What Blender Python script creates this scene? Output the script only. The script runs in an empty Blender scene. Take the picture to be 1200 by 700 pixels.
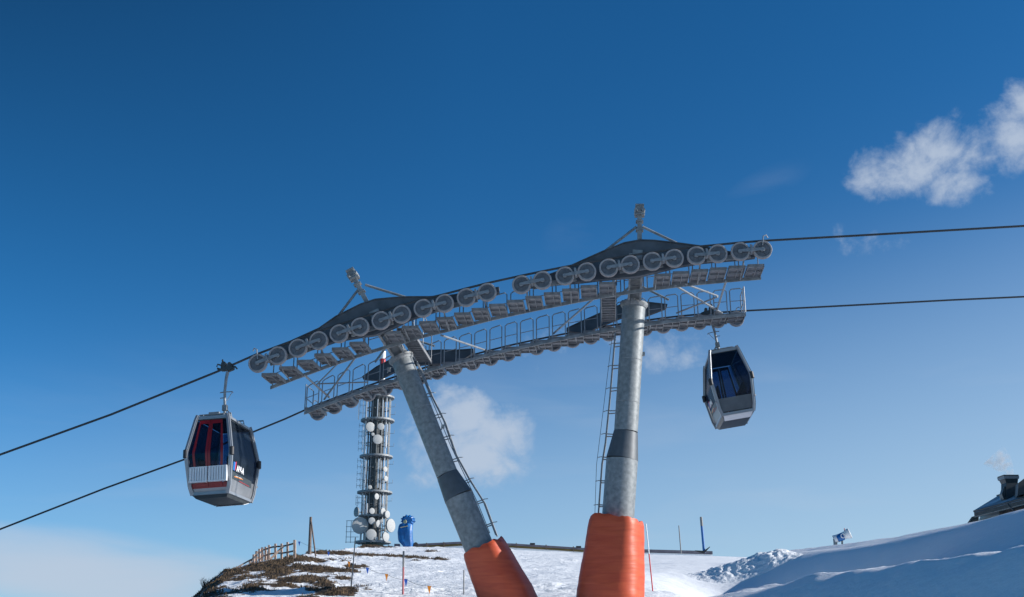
import bpy, math, random
import numpy as np
from mathutils import Vector, Matrix
random.seed(7)
rng = np.random.default_rng(7)
V = Vector
COL = bpy.context.scene.collection
# ------------------------------------------------------------------ camera geometry
F = 1250.0                      # focal length in pixels of a 1200 px wide frame
TH = math.radians(18.36)        # camera looks up by this
def ray(px, py):
    u = (px-600)/F; v = (350-py)/F
    return V((u, math.cos(TH)-v*math.sin(TH), math.sin(TH)+v*math.cos(TH)))
def aty(px, py, y):             # the point seen at a pixel, y metres away
    r = ray(px, py); return r*(y/r.y)
T = ray(714, 765); T.z = 0; T.normalize()     # across the lift line
L = V((T.y, -T.x, 0))                          # along the lift line
N0 = ray(591, 338.5)*27.7
ZUP = V((0, 0, 1))
def onp(px, py, t):             # the point seen at a pixel, on the vertical plane t metres beyond the near rope
    r = ray(px, py); k = (t+N0.dot(T))/r.dot(T); return r*k
def sz(p): d = p-N0; return d.dot(L), p.z
def lt(s, t, z):
    p = V((N0.x, N0.y, 0))+L*s+T*t; p.z = z; return p
def proj(p):
    yc = p.y*math.cos(TH)+p.z*math.sin(TH); zc = p.z*math.cos(TH)-p.y*math.sin(TH)
    return 600+F*p.x/yc, 350-F*zc/yc
# ------------------------------------------------------------------ mesh builder
class MB:
    def __init__(s): s.v = []; s.f = []
    def add(s, vs, fs):
        n = len(s.v); s.v += [tuple(p) for p in vs]; s.f += [tuple(i+n for i in f) for f in fs]; return s
    def obox(s, c, ax, ay, az):    # centre and half axes
        c = V(c); P = []
        for k in (-1, 1):
            for j in (-1, 1):
                for i in (-1, 1): P.append(c+ax*i+ay*j+az*k)
        return s.add(P, [(0,2,3,1),(4,5,7,6),(0,1,5,4),(2,6,7,3),(0,4,6,2),(1,3,7,5)])
    def box(s, c, sx, sy, sz_): return s.obox(c, V((sx/2,0,0)), V((0,sy/2,0)), V((0,0,sz_/2)))
    def bar(s, p, q, w, h, up=ZUP):
        p = V(p); q = V(q); d = (q-p); a = d.normalized(); b = a.cross(up)
        if b.length < 1e-4: b = a.cross(V((1,0,0)))
        b.normalize(); c = b.cross(a).normalized()
        return s.obox((p+q)/2, d/2, b*w/2, c*h/2)
    def tube(s, pts, r, n=8, caps=True):
        pts = [V(p) for p in pts]; rs = r if isinstance(r, (list, tuple)) else [r]*len(pts)
        rings = []; up = None
        for i, p in enumerate(pts):
            d = (pts[min(i+1, len(pts)-1)]-pts[max(i-1, 0)]).normalized()
            if up is None:
                up = d.cross(V((0.13,0.31,0.94)))
                if up.length < 1e-3: up = d.cross(V((1,0,0)))
            up = (up-d*up.dot(d)).normalized(); w = d.cross(up)
            rings.append([p+(up*math.cos(2*math.pi*k/n)+w*math.sin(2*math.pi*k/n))*rs[i] for k in range(n)])
        vs = [q for R_ in rings for q in R_]; fs = []
        for i in range(len(rings)-1):
            for k in range(n):
                fs.append((i*n+k, i*n+(k+1)%n, (i+1)*n+(k+1)%n, (i+1)*n+k))
        if caps: fs.append(tuple(range(n))[::-1]); fs.append(tuple((len(rings)-1)*n+k for k in range(n)))
        return s.add(vs, fs)
    def lathe(s, c, ax, prof, n=28):   # prof: (distance along axis, radius)
        c = V(c); ax = V(ax).normalized(); u = ax.cross(V((0.13,0.31,0.94))).normalized(); w = ax.cross(u)
        vs = []; fs = []
        for (h, r) in prof:
            for k in range(n):
                a = 2*math.pi*k/n; vs.append(c+ax*h+(u*math.cos(a)+w*math.sin(a))*r)
        for i in range(len(prof)-1):
            for k in range(n): fs.append((i*n+k, i*n+(k+1)%n, (i+1)*n+(k+1)%n, (i+1)*n+k))
        return s.add(vs, fs)
    def prism(s, pts, ext):
        pts = [V(p) for p in pts]; n = len(pts); ext = V(ext)
        return s.add(pts+[p+ext for p in pts], [tuple(range(n))[::-1], tuple(range(n, 2*n))]+[(i, (i+1)%n, n+(i+1)%n, n+i) for i in range(n)])
    def strip(s, top, bot, ext):       # plate between two polylines, thickened by ext
        n = len(top); ext = V(ext)
        vs = [V(p) for p in top]+[V(p) for p in bot]; vs += [p+ext for p in vs]
        fs = []
        for i in range(n-1):
            fs += [(i, i+1, n+i+1, n+i), (2*n+i, 3*n+i, 3*n+i+1, 2*n+i+1), (i, 2*n+i, 2*n+i+1, i+1), (n+i, n+i+1, 3*n+i+1, 3*n+i)]
        fs += [(0, n, 3*n, 2*n), (n-1, 3*n-1, 4*n-1, 2*n-1)]
        return s.add(vs, fs)
    def build(s, name, mat, parent=None, ang=35):
        off = wpos(parent)
        me = bpy.data.meshes.new(name)
        me.from_pydata([(p[0]-off.x, p[1]-off.y, p[2]-off.z) for p in s.v], [], s.f); me.update()
        import bmesh
        bm = bmesh.new(); bm.from_mesh(me); bmesh.ops.recalc_face_normals(bm, faces=bm.faces); bm.to_mesh(me); bm.free()
        me.polygons.foreach_set('use_smooth', [True]*len(me.polygons)); me.set_sharp_from_angle(angle=math.radians(ang))
        me.materials.append(mat)
        o = bpy.data.objects.new(name, me); COL.objects.link(o)
        if parent: o.parent = parent
        return o
def wpos(o):
    p = V((0,0,0))
    while o: p = p+o.location; o = o.parent
    return p
def rebase(o, loc):   # give a top-level mesh its origin at its base
    loc = V(loc); o.data.transform(Matrix.Translation(-loc)); o.location = loc
def tag(o, label=None, cat=None, group=None, kind=None):
    if label: o['label'] = label
    if cat: o['category'] = cat
    if group: o['group'] = group
    if kind: o['kind'] = kind
    return o
def empty(name, loc, label, cat, group=None):
    o = bpy.data.objects.new(name, None); COL.objects.link(o); o.location = loc; o.empty_display_size = .3
    return tag(o, label, cat, group)
def copy_tree(o, parent=None):
    c = o.copy(); COL.objects.link(c)
    if parent: c.parent = parent
    for ch in list(o.children): copy_tree(ch, c)
    return c
# ------------------------------------------------------------------ materials
def newmat(name):
    m = bpy.data.materials.new(name); m.use_nodes = True; nt = m.node_tree
    return m, nt, nt.nodes['Principled BSDF']
def mat(name, col, rough=.5, metal=0., var=.12, scale=6., bump=0., bscale=30., spec=.5, col2=None, detail=5):
    m, nt, b = newmat(name); N = nt.nodes; K = nt.links
    b.inputs['Roughness'].default_value = rough; b.inputs['Metallic'].default_value = metal
    b.inputs['Specular IOR Level'].default_value = spec
    tc = N.new('ShaderNodeTexCoord'); no = N.new('ShaderNodeTexNoise'); no.inputs['Scale'].default_value = scale; no.inputs['Detail'].default_value = detail
    K.new(tc.outputs['Object'], no.inputs['Vector'])
    r = N.new('ShaderNodeValToRGB'); c = r.color_ramp
    c.elements[0].position = .3; c.elements[1].position = .7
    c2 = col2 or tuple(min(1, x*(1+var)) for x in col)
    c.elements[0].color = (*[x*(1-var) for x in col], 1); c.elements[1].color = (*c2, 1)
    K.new(no.outputs['Fac'], r.inputs['Fac']); K.new(r.outputs['Color'], b.inputs['Base Color'])
    if bump:
        n2 = N.new('ShaderNodeTexNoise'); n2.inputs['Scale'].default_value = bscale; n2.inputs['Detail'].default_value = 4
        K.new(tc.outputs['Object'], n2.inputs['Vector'])
        bu = N.new('ShaderNodeBump'); bu.inputs['Strength'].default_value = bump; bu.inputs['Distance'].default_value = .05
        K.new(n2.outputs['Fac'], bu.inputs['Height']); K.new(bu.outputs['Normal'], b.inputs['Normal'])
    return m
M = {}
M['galv'] = mat('galvanised', (.20,.215,.225), .55, .1, .25, 5, .1, 20, col2=(.31,.33,.34))
M['galv_light'] = mat('galvanised_light', (.23,.25,.27), .5, .15, .18, 9)
M['pole'] = mat('pole_zinc', (.19,.215,.23), .5, .1, .22, 9, .06, 14, col2=(.27,.295,.305), detail=9)
M['band'] = mat('dark_band', (.085,.10,.115), .5, .1, .15, 6)
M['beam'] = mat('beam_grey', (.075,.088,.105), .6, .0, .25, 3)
M['liner'] = mat('rubber_liner', (.31,.29,.29), .7, 0, .15, 12)
M['web'] = mat('sheave_web', (.13,.135,.15), .55, .1, .25, 9)
M['grate'] = mat('grating', (.23,.24,.255), .6, .1, .2, 8)
M['rope'] = mat('steel_rope', (.06,.065,.07), .6, .4, .2, 30)
M['silver'] = mat('silver_paint', (.28,.30,.325), .32, .35, .08, 4)
M['red'] = mat('red_paint', (.24,.010,.015), .3, 0, .1, 5)
M['black'] = mat('black_rubber', (.02,.02,.024), .5, 0, .2, 10)
M['dark'] = mat('dark_plastic', (.035,.045,.05), .45, 0, .2, 5)
M['panel'] = mat('panel_grey', (.19,.20,.215), .35, .2, .25, 2.5)
M['trim'] = mat('trim_grey', (.09,.105,.12), .5, 0, .15, 4)
M['white'] = mat('white_paint', (.78,.79,.80), .45, 0, .05, 5)
M['whitep'] = mat('ski_rack_white', (.72,.74,.76), .45, 0, .05, 5)
M['wood'] = mat('pale_wood', (.56,.40,.31), .8, 0, .25, 7, .3, 20)
M['wood_dark'] = mat('weathered_wood', (.16,.12,.10), .85, 0, .25, 7, .3, 20)
M['blue'] = mat('blue_tarp', (.008,.12,.36), .42, 0, .25, 3, .5, 3)
M['bluep'] = mat('blue_paint', (.01,.13,.40), .4, 0, .1, 5)
M['orangef'] = mat('orange_pennant', (.85,.28,.02), .6, 0, .05, 5)
M['bluef'] = mat('blue_pennant', (.02,.12,.55), .6, 0, .05, 5)
M['roof'] = mat('roof_snowdust', (.10,.115,.135), .5, 0, .2, 1.1, col2=(.55,.58,.62), detail=3)
M['brown'] = mat('brown_wall', (.17,.13,.10), .8, 0, .35, 5, .4, 9)
M['beige'] = mat('beige_panel', (.50,.47,.40), .8, 0, .06, 3)
M['mast_red'] = mat('mast_red', (.55,.03,.03), .5, 0, .1, 5)
M['mustard'] = mat('mustard_board', (.16,.11,.035), .8, 0, .3, 1.5)
M['slate'] = mat('slate_top', (.14,.13,.16), .7, 0, .2, 2)
M['conc'] = mat('concrete_core', (.11,.12,.125), .8, 0, .2, 2)
M['greendark'] = mat('dark_green_base', (.03,.06,.055), .7, 0, .2, 2)
M['pink'] = mat('pink_marker', (.45,.12,.13), .6, 0, .1, 8)
M['redw'] = mat('red_marker', (.6,.02,.03), .5, 0, .1, 8)
M['grey'] = mat('grey_marker', (.22,.22,.22), .6, 0, .1, 8)
M['twig'] = mat('twig', (.06,.045,.035), .8, 0, .2, 8)
M['seat'] = mat('seat_dark', (.03,.03,.035), .7, 0, .2, 8)
def radome():
    m, nt, b = newmat('radome'); b.inputs['Base Color'].default_value = (.82,.83,.82,1); b.inputs['Roughness'].default_value = .6
    tr = nt.nodes.new('ShaderNodeBsdfTranslucent'); tr.inputs['Color'].default_value = (.82,.83,.82,1)
    mx = nt.nodes.new('ShaderNodeMixShader'); mx.inputs[0].default_value = .55
    nt.links.new(b.outputs[0], mx.inputs[1]); nt.links.new(tr.outputs[0], mx.inputs[2])
    nt.links.new(mx.outputs[0], nt.nodes['Material Output'].inputs['Surface']); return m
M['radome'] = radome()
def glass(name, tint, gl=.06, base=(.01,.02,.035)):
    m, nt, b = newmat(name); N = nt.nodes; K = nt.links
    tr = N.new('ShaderNodeBsdfTransparent'); tr.inputs['Color'].default_value = (*tint, 1)
    b.inputs['Base Color'].default_value = (*base, 1); b.inputs['Roughness'].default_value = .06; b.inputs['Specular IOR Level'].default_value = .6
    mx = N.new('ShaderNodeMixShader'); mx.inputs[0].default_value = .25
    K.new(tr.outputs[0], mx.inputs[1]); K.new(b.outputs[0], mx.inputs[2]); K.new(mx.outputs[0], N['Material Output'].inputs['Surface'])
    return m
M['glass'] = glass('tinted_window', (.46,.62,.78))
M['glass_dark'] = glass('dark_window', (.16,.2,.27), base=(.05,.075,.11))
def tarp():
    m, nt, b = newmat('orange_tarp'); N = nt.nodes; K = nt.links
    tc = N.new('ShaderNodeTexCoord')
    mp = N.new('ShaderNodeMapping'); mp.inputs['Scale'].default_value = (.9,.9,7); mp.inputs['Rotation'].default_value = (.05,.08,0)
    K.new(tc.outputs['Object'], mp.inputs['Vector'])
    n1 = N.new('ShaderNodeTexNoise'); n1.inputs['Scale'].default_value = 1.6; n1.inputs['Detail'].default_value = 6; n1.inputs['Distortion'].default_value = .6
    K.new(mp.outputs[0], n1.inputs['Vector'])
    r = N.new('ShaderNodeValToRGB'); r.color_ramp.elements[0].color = (.52,.07,.025,1); r.color_ramp.elements[1].color = (.62,.105,.035,1)
    r.color_ramp.elements[0].position = .3; r.color_ramp.elements[1].position = .7
    K.new(n1.outputs['Fac'], r.inputs['Fac']); K.new(r.outputs['Color'], b.inputs['Base Color'])
    b.inputs['Roughness'].default_value = .5
    bu = N.new('ShaderNodeBump'); bu.inputs['Strength'].default_value = .2; bu.inputs['Distance'].default_value = .04
    K.new(n1.outputs['Fac'], bu.inputs['Height']); K.new(bu.outputs['Normal'], b.inputs['Normal'])
    return m
M['tarp'] = tarp()
def snowmat():
    m, nt, b = newmat('snow'); N = nt.nodes; K = nt.links
    tc = N.new('ShaderNodeTexCoord')
    at = N.new('ShaderNodeAttribute'); at.attribute_name = 'dirt'; at.attribute_type = 'GEOMETRY'
    n1 = N.new('ShaderNodeTexNoise'); n1.inputs['Scale'].default_value = 3.2; n1.inputs['Detail'].default_value = 9; n1.inputs['Roughness'].default_value = .62
    K.new(tc.outputs['Object'], n1.inputs['Vector'])
    n2 = N.new('ShaderNodeTexNoise'); n2.inputs['Scale'].default_value = 9; n2.inputs['Detail'].default_value = 6
    K.new(tc.outputs['Object'], n2.inputs['Vector'])
    sc = N.new('ShaderNodeValToRGB'); sc.color_ramp.elements[0].color = (.83,.87,.91,1); sc.color_ramp.elements[1].color = (.90,.925,.95,1)
    K.new(n1.outputs['Fac'], sc.inputs['Fac'])
    dc = N.new('ShaderNodeValToRGB'); dc.color_ramp.elements[0].color = (.035,.024,.016,1); dc.color_ramp.elements[1].color = (.16,.11,.06,1)
    dc.color_ramp.elements[0].position = .35; dc.color_ramp.elements[1].position = .7
    K.new(n2.outputs['Fac'], dc.inputs['Fac'])
    # ragged patch edge
    ad = N.new('ShaderNodeMath'); ad.operation = 'MULTIPLY_ADD'; ad.inputs[1].default_value = .9; ad.inputs[2].default_value = -.45
    K.new(n1.outputs['Fac'], ad.inputs[0])
    ad2 = N.new('ShaderNodeMath'); ad2.operation = 'ADD'; K.new(at.outputs['Fac'], ad2.inputs[0]); K.new(ad.outputs[0], ad2.inputs[1])
    st = N.new('ShaderNodeMapRange'); st.inputs['From Min'].default_value = .47; st.inputs['From Max'].default_value = .53
    K.new(ad2.outputs[0], st.inputs['Value'])
    mx = N.new('ShaderNodeMix'); mx.data_type = 'RGBA'
    K.new(st.outputs[0], mx.inputs[0]); K.new(sc.outputs['Color'], mx.inputs[6]); K.new(dc.outputs['Color'], mx.inputs[7])
    K.new(mx.outputs[2], b.inputs['Base Color'])
    b.inputs['Roughness'].default_value = .6; b.inputs['Specular IOR Level'].default_value = .3
    rr = N.new('ShaderNodeAttribute'); rr.attribute_name = 'rough'; rr.attribute_type = 'GEOMETRY'
    bs = N.new('ShaderNodeMapRange'); bs.inputs['To Min'].default_value = .26; bs.inputs['To Max'].default_value = .75
    K.new(rr.outputs['Fac'], bs.inputs['Value'])
    bu = N.new('ShaderNodeBump'); bu.inputs['Distance'].default_value = .14
    K.new(bs.outputs[0], bu.inputs['Strength'])
    K.new(n1.outputs['Fac'], bu.inputs['Height']); K.new(bu.outputs['Normal'], b.inputs['Normal'])
    return m
M['snow'] = snowmat()
# ------------------------------------------------------------------ noise (numpy)
def vnoise(x, y, seed=0):
    xi = np.floor(x).astype(np.int64); yi = np.floor(y).astype(np.int64); fx = x-xi; fy = y-yi
    def h(a, b):
        n = (a*374761393+b*668265263+seed*974711) & 0xffffffff
        n = ((n ^ (n >> 13))*1274126177) & 0xffffffff
        return ((n ^ (n >> 16)) & 0xffff)/65535.0
    u = fx*fx*(3-2*fx); v = fy*fy*(3-2*fy)
    return (h(xi,yi)*(1-u)+h(xi+1,yi)*u)*(1-v)+(h(xi,yi+1)*(1-u)+h(xi+1,yi+1)*u)*v
def fbm(x, y, o=4, seed=0):
    s = 0; a = .5; t = 0
    for i in range(o):
        s = s+a*vnoise(x*2**i, y*2**i, seed+i*17); t += a; a *= .5
    return s/t
def sstep(a, b, x):
    t = np.clip((x-a)/(b-a), 0, 1); return t*t*(3-2*t)
# ------------------------------------------------------------------ terrain
def ae(px, py): r = ray(px, py); return r.x/r.y, r.z/r.y
SKY = [(-400,1100),(60,800),(150,765),(200,728),(228,700),(240,688),(262,672),(290,662.5),(320,657),(350,651),(385,645.5),(410,643),(440,640.5),(500,641.5),(600,644),(680,648),(760,649.5),(820,651),(900,654),(1000,652),(1200,645),(1500,645)]
SA = np.array([ae(*p)[0] for p in SKY]); SE = np.array([ae(*p)[1] for p in SKY])
YA = np.array([ae(p,650)[0] for p in (-400,60,228,350,440,1500)]); YV = np.array([40,40,47,58,86,90.])
def crest_tab(pts):
    r = []
    for px, py, x in pts:
        a, e = ae(px, py); y = x/a; r.append((y, x, e*y))
    r.sort(); return np.array(r)
BT = crest_tab([(840,697,5.2),(903,688.5,5.6),(960,676,6.0),(1024,667,6.3),(1109,654,6.6),(1200,643.5,6.9),(1300,630,7.2)])
AP = [(905,649,16.2,0),(925,645,15.8,2.5),(960,641,15.3,4.5),(1000,636,15.0,5),(1050,629,14.8,5),(1100,619.5,14.6,4.5),(1150,610,14.4,3),(1200,599,14.3,1),(1300,577,14.0,0)]
AT = crest_tab([(p[0], p[1]+p[3], p[2]) for p in AP[1:]])
CA = np.array([ae(p[0], p[1])[0] for p in AP]); CE = np.array([ae(p[0], p[1])[1] for p in AP]); CE0 = np.array([ae(p[0], p[1]+p[3])[1] for p in AP])
CY = np.array([p[2]/ae(p[0], p[1]+p[3])[0] for p in AP])
CK = np.array([5.,5,6,6,6,6,5,5,5])
E705 = ae(650, 709)[1]
def zL(x, y):
    yy = np.maximum(y, 6.); a = x/yy
    ec = np.interp(a, SA, SE); yc = np.interp(a, YA, YV); zc = ec*yc
    z28 = 28*np.minimum(E705, ec-.018)
    z = np.where(yy < 28, -1.65+(z28+1.65)*np.clip((yy-6)/22, 0, 1), z28+(zc-z28)*(yy-28)/(yc-28))
    drop = np.interp(a, [-.35,-.2,-.05], [-.35,-.16,.0])
    z2 = zc+drop*(yy-yc)
    k = .25
    h = np.clip(.5+.5*(z2-z)/k, 0, 1)
    return z2*(1-h)+z*h-k*h*(1-h)*.5
def ground(x, y, fine=True):
    x = np.asarray(x, float); y = np.asarray(y, float)
    z = zL(x, y)
    xb = np.interp(y, BT[:,0], BT[:,1]); zb = np.interp(y, BT[:,0], BT[:,2])
    zb = np.where(y < BT[0,0], BT[0,2]+(y-BT[0,0])*.02, zb)
    fb = 1-sstep(25, 36, y)
    hb = np.maximum(zb-zL(xb, y), 0)*fb
    z = z+hb*(sstep(xb-3.2, xb-.0, x)*.35+.65*np.clip((x-xb+2.3)/2.3, 0, 1))+np.interp(y, [14,19,23,28], [.05,.07,.13,.15])*np.clip(x-xb, 0, 2.6)*fb
    xa = np.interp(y, AT[:,0], AT[:,1]); za = np.interp(y, AT[:,0], AT[:,2])
    za = np.where(y < AT[0,0], AT[0,2]+(y-AT[0,0])*.05, za)
    xf = xa-np.interp(y, [20,30,58], [5.6,5.6,5.0])
    fa = 1-sstep(56, 72, y)
    base = zL(xa, y)+hb+np.interp(y, [14,19,23,28], [.05,.07,.13,.15])*2.6*fb
    ha = np.maximum(za-base, 0)*fa
    t = np.clip((x-xf)/(xa-xf), 0, 1)
    t = np.where(t < .35, t*t/(.7)*1.0, t-.175)/.825
    t = np.where(t > .55, t-(t-.55)**2*1.05, t)/.787
    z = z+ha*t+np.clip(x-xa, 0, 60)*.012*fa
    z = z-1.35*np.exp(-((x-(xa-5.9))/2.4)**2)*sstep(27, 33, y)*(1-sstep(42, 56, y))
    # sunlit back rim, running across behind the near bank
    aa = x/np.maximum(y, 6.); y0 = np.interp(aa, CA, CY); e1 = np.interp(aa, CA, CE); e0 = np.interp(aa, CA, CE0); kk = np.interp(aa, CA, CK)
    zr = np.where(y < y0+kk, e0*y0+(e1*(y0+kk)-e0*y0)*(y-y0)/kk, e1*(y0+kk)+.02*(y-y0-kk))-.02*np.clip(y-y0-kk-14, 0, 60)-.5*np.clip(y0-1.5-y, 0, 9)
    z = np.where((x > xa-.4) & (aa > CA[0]) & (y > y0-2), np.maximum(z, zr), z)
    # wind-rolled bench to the right, outside the picture
    z = z+np.interp(x, [24,45,70,200], [0,3.0,5.0,5.0])*(1-sstep(20,60,y))*0.0
    # the small drift in front of the right pad
    p = aty(702, 700, 27.5)
    z = z+.16*np.exp(-(((x-p.x)/.7)**2+((y-p.y)/.6)**2))
    if fine:
        edge = np.exp(-((x-xb-.5)/.9)**2)*fb
        z = z+edge*((fbm(x*3, y*1.5, 4, 61)-.45)*.16)
        z = z+(fbm(x*.5, y*.5, 3, 5)-.5)*.16*(1-.8*sstep(7, 11, x))
        lump = sstep(.48, .8, fbm(x*.35+9, y*.35, 3, 21))
        near = sstep(24, 32, y)
        z = z+(fbm(x*2.2, y*2.2, 3, 9)-.5)*(.05+.16*lump)*(1-sstep(4.5, 8, x))*near
        z = z+(fbm(x*1.2, y*.7, 3, 31)-.5)*.05*sstep(5, 9, x)
    return z
def gz(x, y): return float(ground(np.array([x]), np.array([y]))[0])
def hit(px, py, far=False):
    # where the sight line through a pixel meets the snow
    rr = ray(px, py); yy = np.linspace(12, 95, 1661); xx = rr.x/rr.y*yy; zz = rr.z/rr.y*yy; g = ground(xx, yy)
    k = np.nonzero(zz < g)[0]
    return float(yy[k[0]]) if len(k) else None
def dirtmask(x, y):
    a = x/np.maximum(y, 6)
    n = fbm(x*.45, y*.22, 4, 77)
    px = 600+F*a*np.cos(TH)*1.06
    w = np.interp(px, [120,225,300,380,420,480,540,600], [.60,.62,.62,.58,.40,.25,.10,0])
    w = w*sstep(20, 30, y)*np.interp(y, [30,60,84,92], [1,1,.75,.3])
    nearw = np.interp(px, [340,400,480], [0,.16,.3])*(1-sstep(40, 52, y))
    n = n*.6+.4*fbm((x+y*.5)*1.1, (x*.3-y*.35)*1.1, 3, 41)
    return np.clip((w-nearw)*1.25+(n-.5)*3.0-.16, 0, 1)
def axis_steps(segs):
    out = [segs[0][0]]
    for a, b, st in segs:
        n = max(1, int(round((b-a)/st))); out += list(np.linspace(a, b, n+1)[1:])
    return np.array(out)
xs = axis_steps([(-3000,-400,400),(-400,-80,40),(-80,-34,2),(-34,22,.115),(22,40,.6),(40,100,6),(100,400,40),(400,3000,400)])
ys = axis_steps([(-60,-8,8),(-8,12,.6),(12,62,.13),(62,100,.3),(100,140,2),(140,400,20),(400,4000,400)])
X, Y = np.meshgrid(xs, ys); Z = ground(X, Y); DM = dirtmask(X, Y)
far = sstep(140, 4000, np.hypot(X, Y)); Z = np.where(np.hypot(X, Y) > 140, np.minimum(Z, 12)-300*far, Z)
DM = np.where((Y > 110) | (X > 0), 0, DM)
Z = Z+DM*(fbm(X*2.2, Y*2.2, 3, 3)-.25)*.34
nx, ny = len(xs), len(ys)
me = bpy.data.meshes.new('snow_ground')
co = np.stack([X, Y, Z], -1).reshape(-1, 3)
idx = np.arange(nx*ny).reshape(ny, nx)
q = np.stack([idx[:-1,:-1], idx[:-1,1:], idx[1:,1:], idx[1:,:-1]], -1).reshape(-1, 4)
me.vertices.add(len(co)); me.vertices.foreach_set('co', co.ravel())
me.loops.add(q.size); me.loops.foreach_set('vertex_index', q.ravel().astype(np.int32))
me.polygons.add(len(q)); me.polygons.foreach_set('loop_start', np.arange(0, q.size, 4, dtype=np.int32)); me.polygons.foreach_set('loop_total', np.full(len(q), 4, dtype=np.int32))
me.polygons.foreach_set('use_smooth', np.ones(len(q), bool)); me.update(calc_edges=True)
at = me.attributes.new('dirt', 'FLOAT', 'POINT'); at.data.foreach_set('value', DM.ravel().astype(np.float32))
RG = (1-sstep(3, 7, X))*1.0
at = me.attributes.new('rough', 'FLOAT', 'POINT'); at.data.foreach_set('value', RG.ravel().astype(np.float32))
me.materials.append(M['snow'])
go = bpy.data.objects.new('snow_ground', me); COL.objects.link(go); tag(go, kind='structure')
# dry grass on the thawed patches
n = 200000
gx = rng.uniform(-27, -1, n); gy = rng.uniform(30, 92, n); d = dirtmask(gx, gy)
k = d+ (rng.random(n)-.5)*.25 > .55; gx = gx[k][:80000]; gy = gy[k][:80000]; gzz = ground(gx, gy)+dirtmask(gx, gy)*(fbm(gx*2.2, gy*2.2, 3, 3)-.25)*.34
vs = []; fs = []
for i in range(len(gx)):
    h = random.uniform(.015, .065); a = random.uniform(0, math.pi); w = random.uniform(.006, .022)
    lx = random.uniform(-.04, .04); ly = random.uniform(-.04, .04); c, s_ = math.cos(a)*w, math.sin(a)*w
    z0 = gzz[i]-.02; b = len(vs)
    vs += [(gx[i]-c, gy[i]-s_, z0), (gx[i]+c, gy[i]+s_, z0), (gx[i]+lx+c*.3, gy[i]+ly+s_*.3, z0+h+.05), (gx[i]+lx-c*.6, gy[i]+ly-s_*.6, z0+h)]
    fs.append((b, b+1, b+2, b+3))
me = bpy.data.meshes.new('dry_grass'); me.from_pydata(vs, [], fs)
M['grass'] = mat('dry_grass', (.035,.026,.018), .9, 0, .45, .9, col2=(.15,.10,.055)); me.materials.append(M['grass'])
o = bpy.data.objects.new('dry_grass', me); COL.objects.link(o); tag(o, 'dry brown grass tufts on thawed hillside patches', 'grass', kind='stuff')
# snow pile
pc = aty(862, 650, 52)
n1 = 150
gxp = np.linspace(-4.6, 3.6, n1); gyp = np.linspace(-1.9, 1.9, 70); PX, PY = np.meshgrid(gxp, gyp)
prof = np.interp(PX, [-4.6,-3.2,-1.8,-.8,.3,1.4,2.1,2.9,3.6], [-.2,-.02,.26,.68,.96,.98,.74,.26,-.2])
PH = .86*prof*np.clip(1-(np.abs(PY)/1.9)**1.6, -.2, 1)
PH = PH+(fbm(PX*3.0+3, PY*3.0, 4, 8)-.5)*.22*np.clip(PH*2.2, 0, 1)+(vnoise(PX*9, PY*9, 4)-.5)*.07*np.clip(PH*2, 0, 1)
PZ = ground(PX+pc.x, PY+pc.y)+PH-.12
vs = np.stack([PX, PY, PZ-pc.z], -1).reshape(-1, 3); ii = np.arange(vs.shape[0]).reshape(70, n1)
fs = np.stack([ii[:-1,:-1], ii[:-1,1:], ii[1:,1:], ii[1:,:-1]], -1).reshape(-1, 4)
me = bpy.data.meshes.new('snow_pile'); me.from_pydata(vs.tolist(), [], fs.tolist()); me.polygons.foreach_set('use_smooth', [True]*len(me.polygons))
at = me.attributes.new('rough', 'FLOAT', 'POINT'); at.data.foreach_set('value', np.ones(len(vs), np.float32))
me.materials.append(M['snow']); o = bpy.data.objects.new('snow_pile', me); o.location = pc; COL.objects.link(o)
tag(o, 'lumpy heap of ploughed snow on the ridge right of the orange pads', 'snow pile')
# ------------------------------------------------------------------ the lift: sheave lines
near_px = [(302.3,426),(325.7,417.1),(349.4,408.3),(373.7,399.4),(397.4,391.4),(422,383.4),(446.6,376),(470.9,368.6),(495.9,361.7),(521,355.8),(546.3,349.1),(570.9,342.9),
           (611.1,334),(635.7,328.9),(662,323.7),(687.7,318.8),(713.2,314.3),(738.6,310.4),(764.3,306.6),(790,303.1),(816,300),(841.1,297.7),(867.4,295.1),(893.4,293.1)]
SH = [sz(onp(px, py, 0)) for px, py in near_px]
SS = [a for a, b in SH]; SZ_ = [b for a, b in SH]
R = .245
def line_z(s):    # height of the sheave line above s
    if s < SS[0]: return SZ_[0]+(s-SS[0])*(SZ_[1]-SZ_[0])/(SS[1]-SS[0])
    if s > SS[-1]: return SZ_[-1]+(s-SS[-1])*(SZ_[-1]-SZ_[-2])/(SS[-1]-SS[-2])
    return float(np.interp(s, SS, SZ_))
def slope(s): return (line_z(s+.4)-line_z(s-.4))/.8
def tt(t, side): return t if side == 0 else 6-t       # mirrored for the far rope
# sheave mesh, axis along T
def sheave_meshes():
    a = MB(); a.lathe((0,0,0), T, [(-.03,.07),(-.03,.19),(-.045,.2),(-.045,.205),(.045,.205),(.045,.2),(.03,.19),(.03,.07)], 26)
    for k in range(6):
        an = k*math.pi/3; d = L*math.cos(an)+ZUP*math.sin(an); a.bar(d*.05-T*.035, d*.195-T*.035, .018, .02, T)
    a.prism([(L*math.cos(q)+ZUP*math.sin(q))*.19-T*.012 for q in [i*math.pi/12 for i in range(24)]], T*.024)
    b = MB(); b.lathe((0,0,0), T, [(-.05,.198),(-.055,.235),(-.045,R),(-.02,R-.012),(0,R-.02),(.02,R-.012),(.045,R),(.055,.235),(.05,.198),(-.05,.198)], 32)
    c = MB(); c.lathe((0,0,0), T, [(-.075,0),(-.075,.045),(-.06,.06),(.06,.06),(.075,.045),(.075,0)], 14)
    return a, b, c
sa, sb, sc_ = sheave_meshes()
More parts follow.
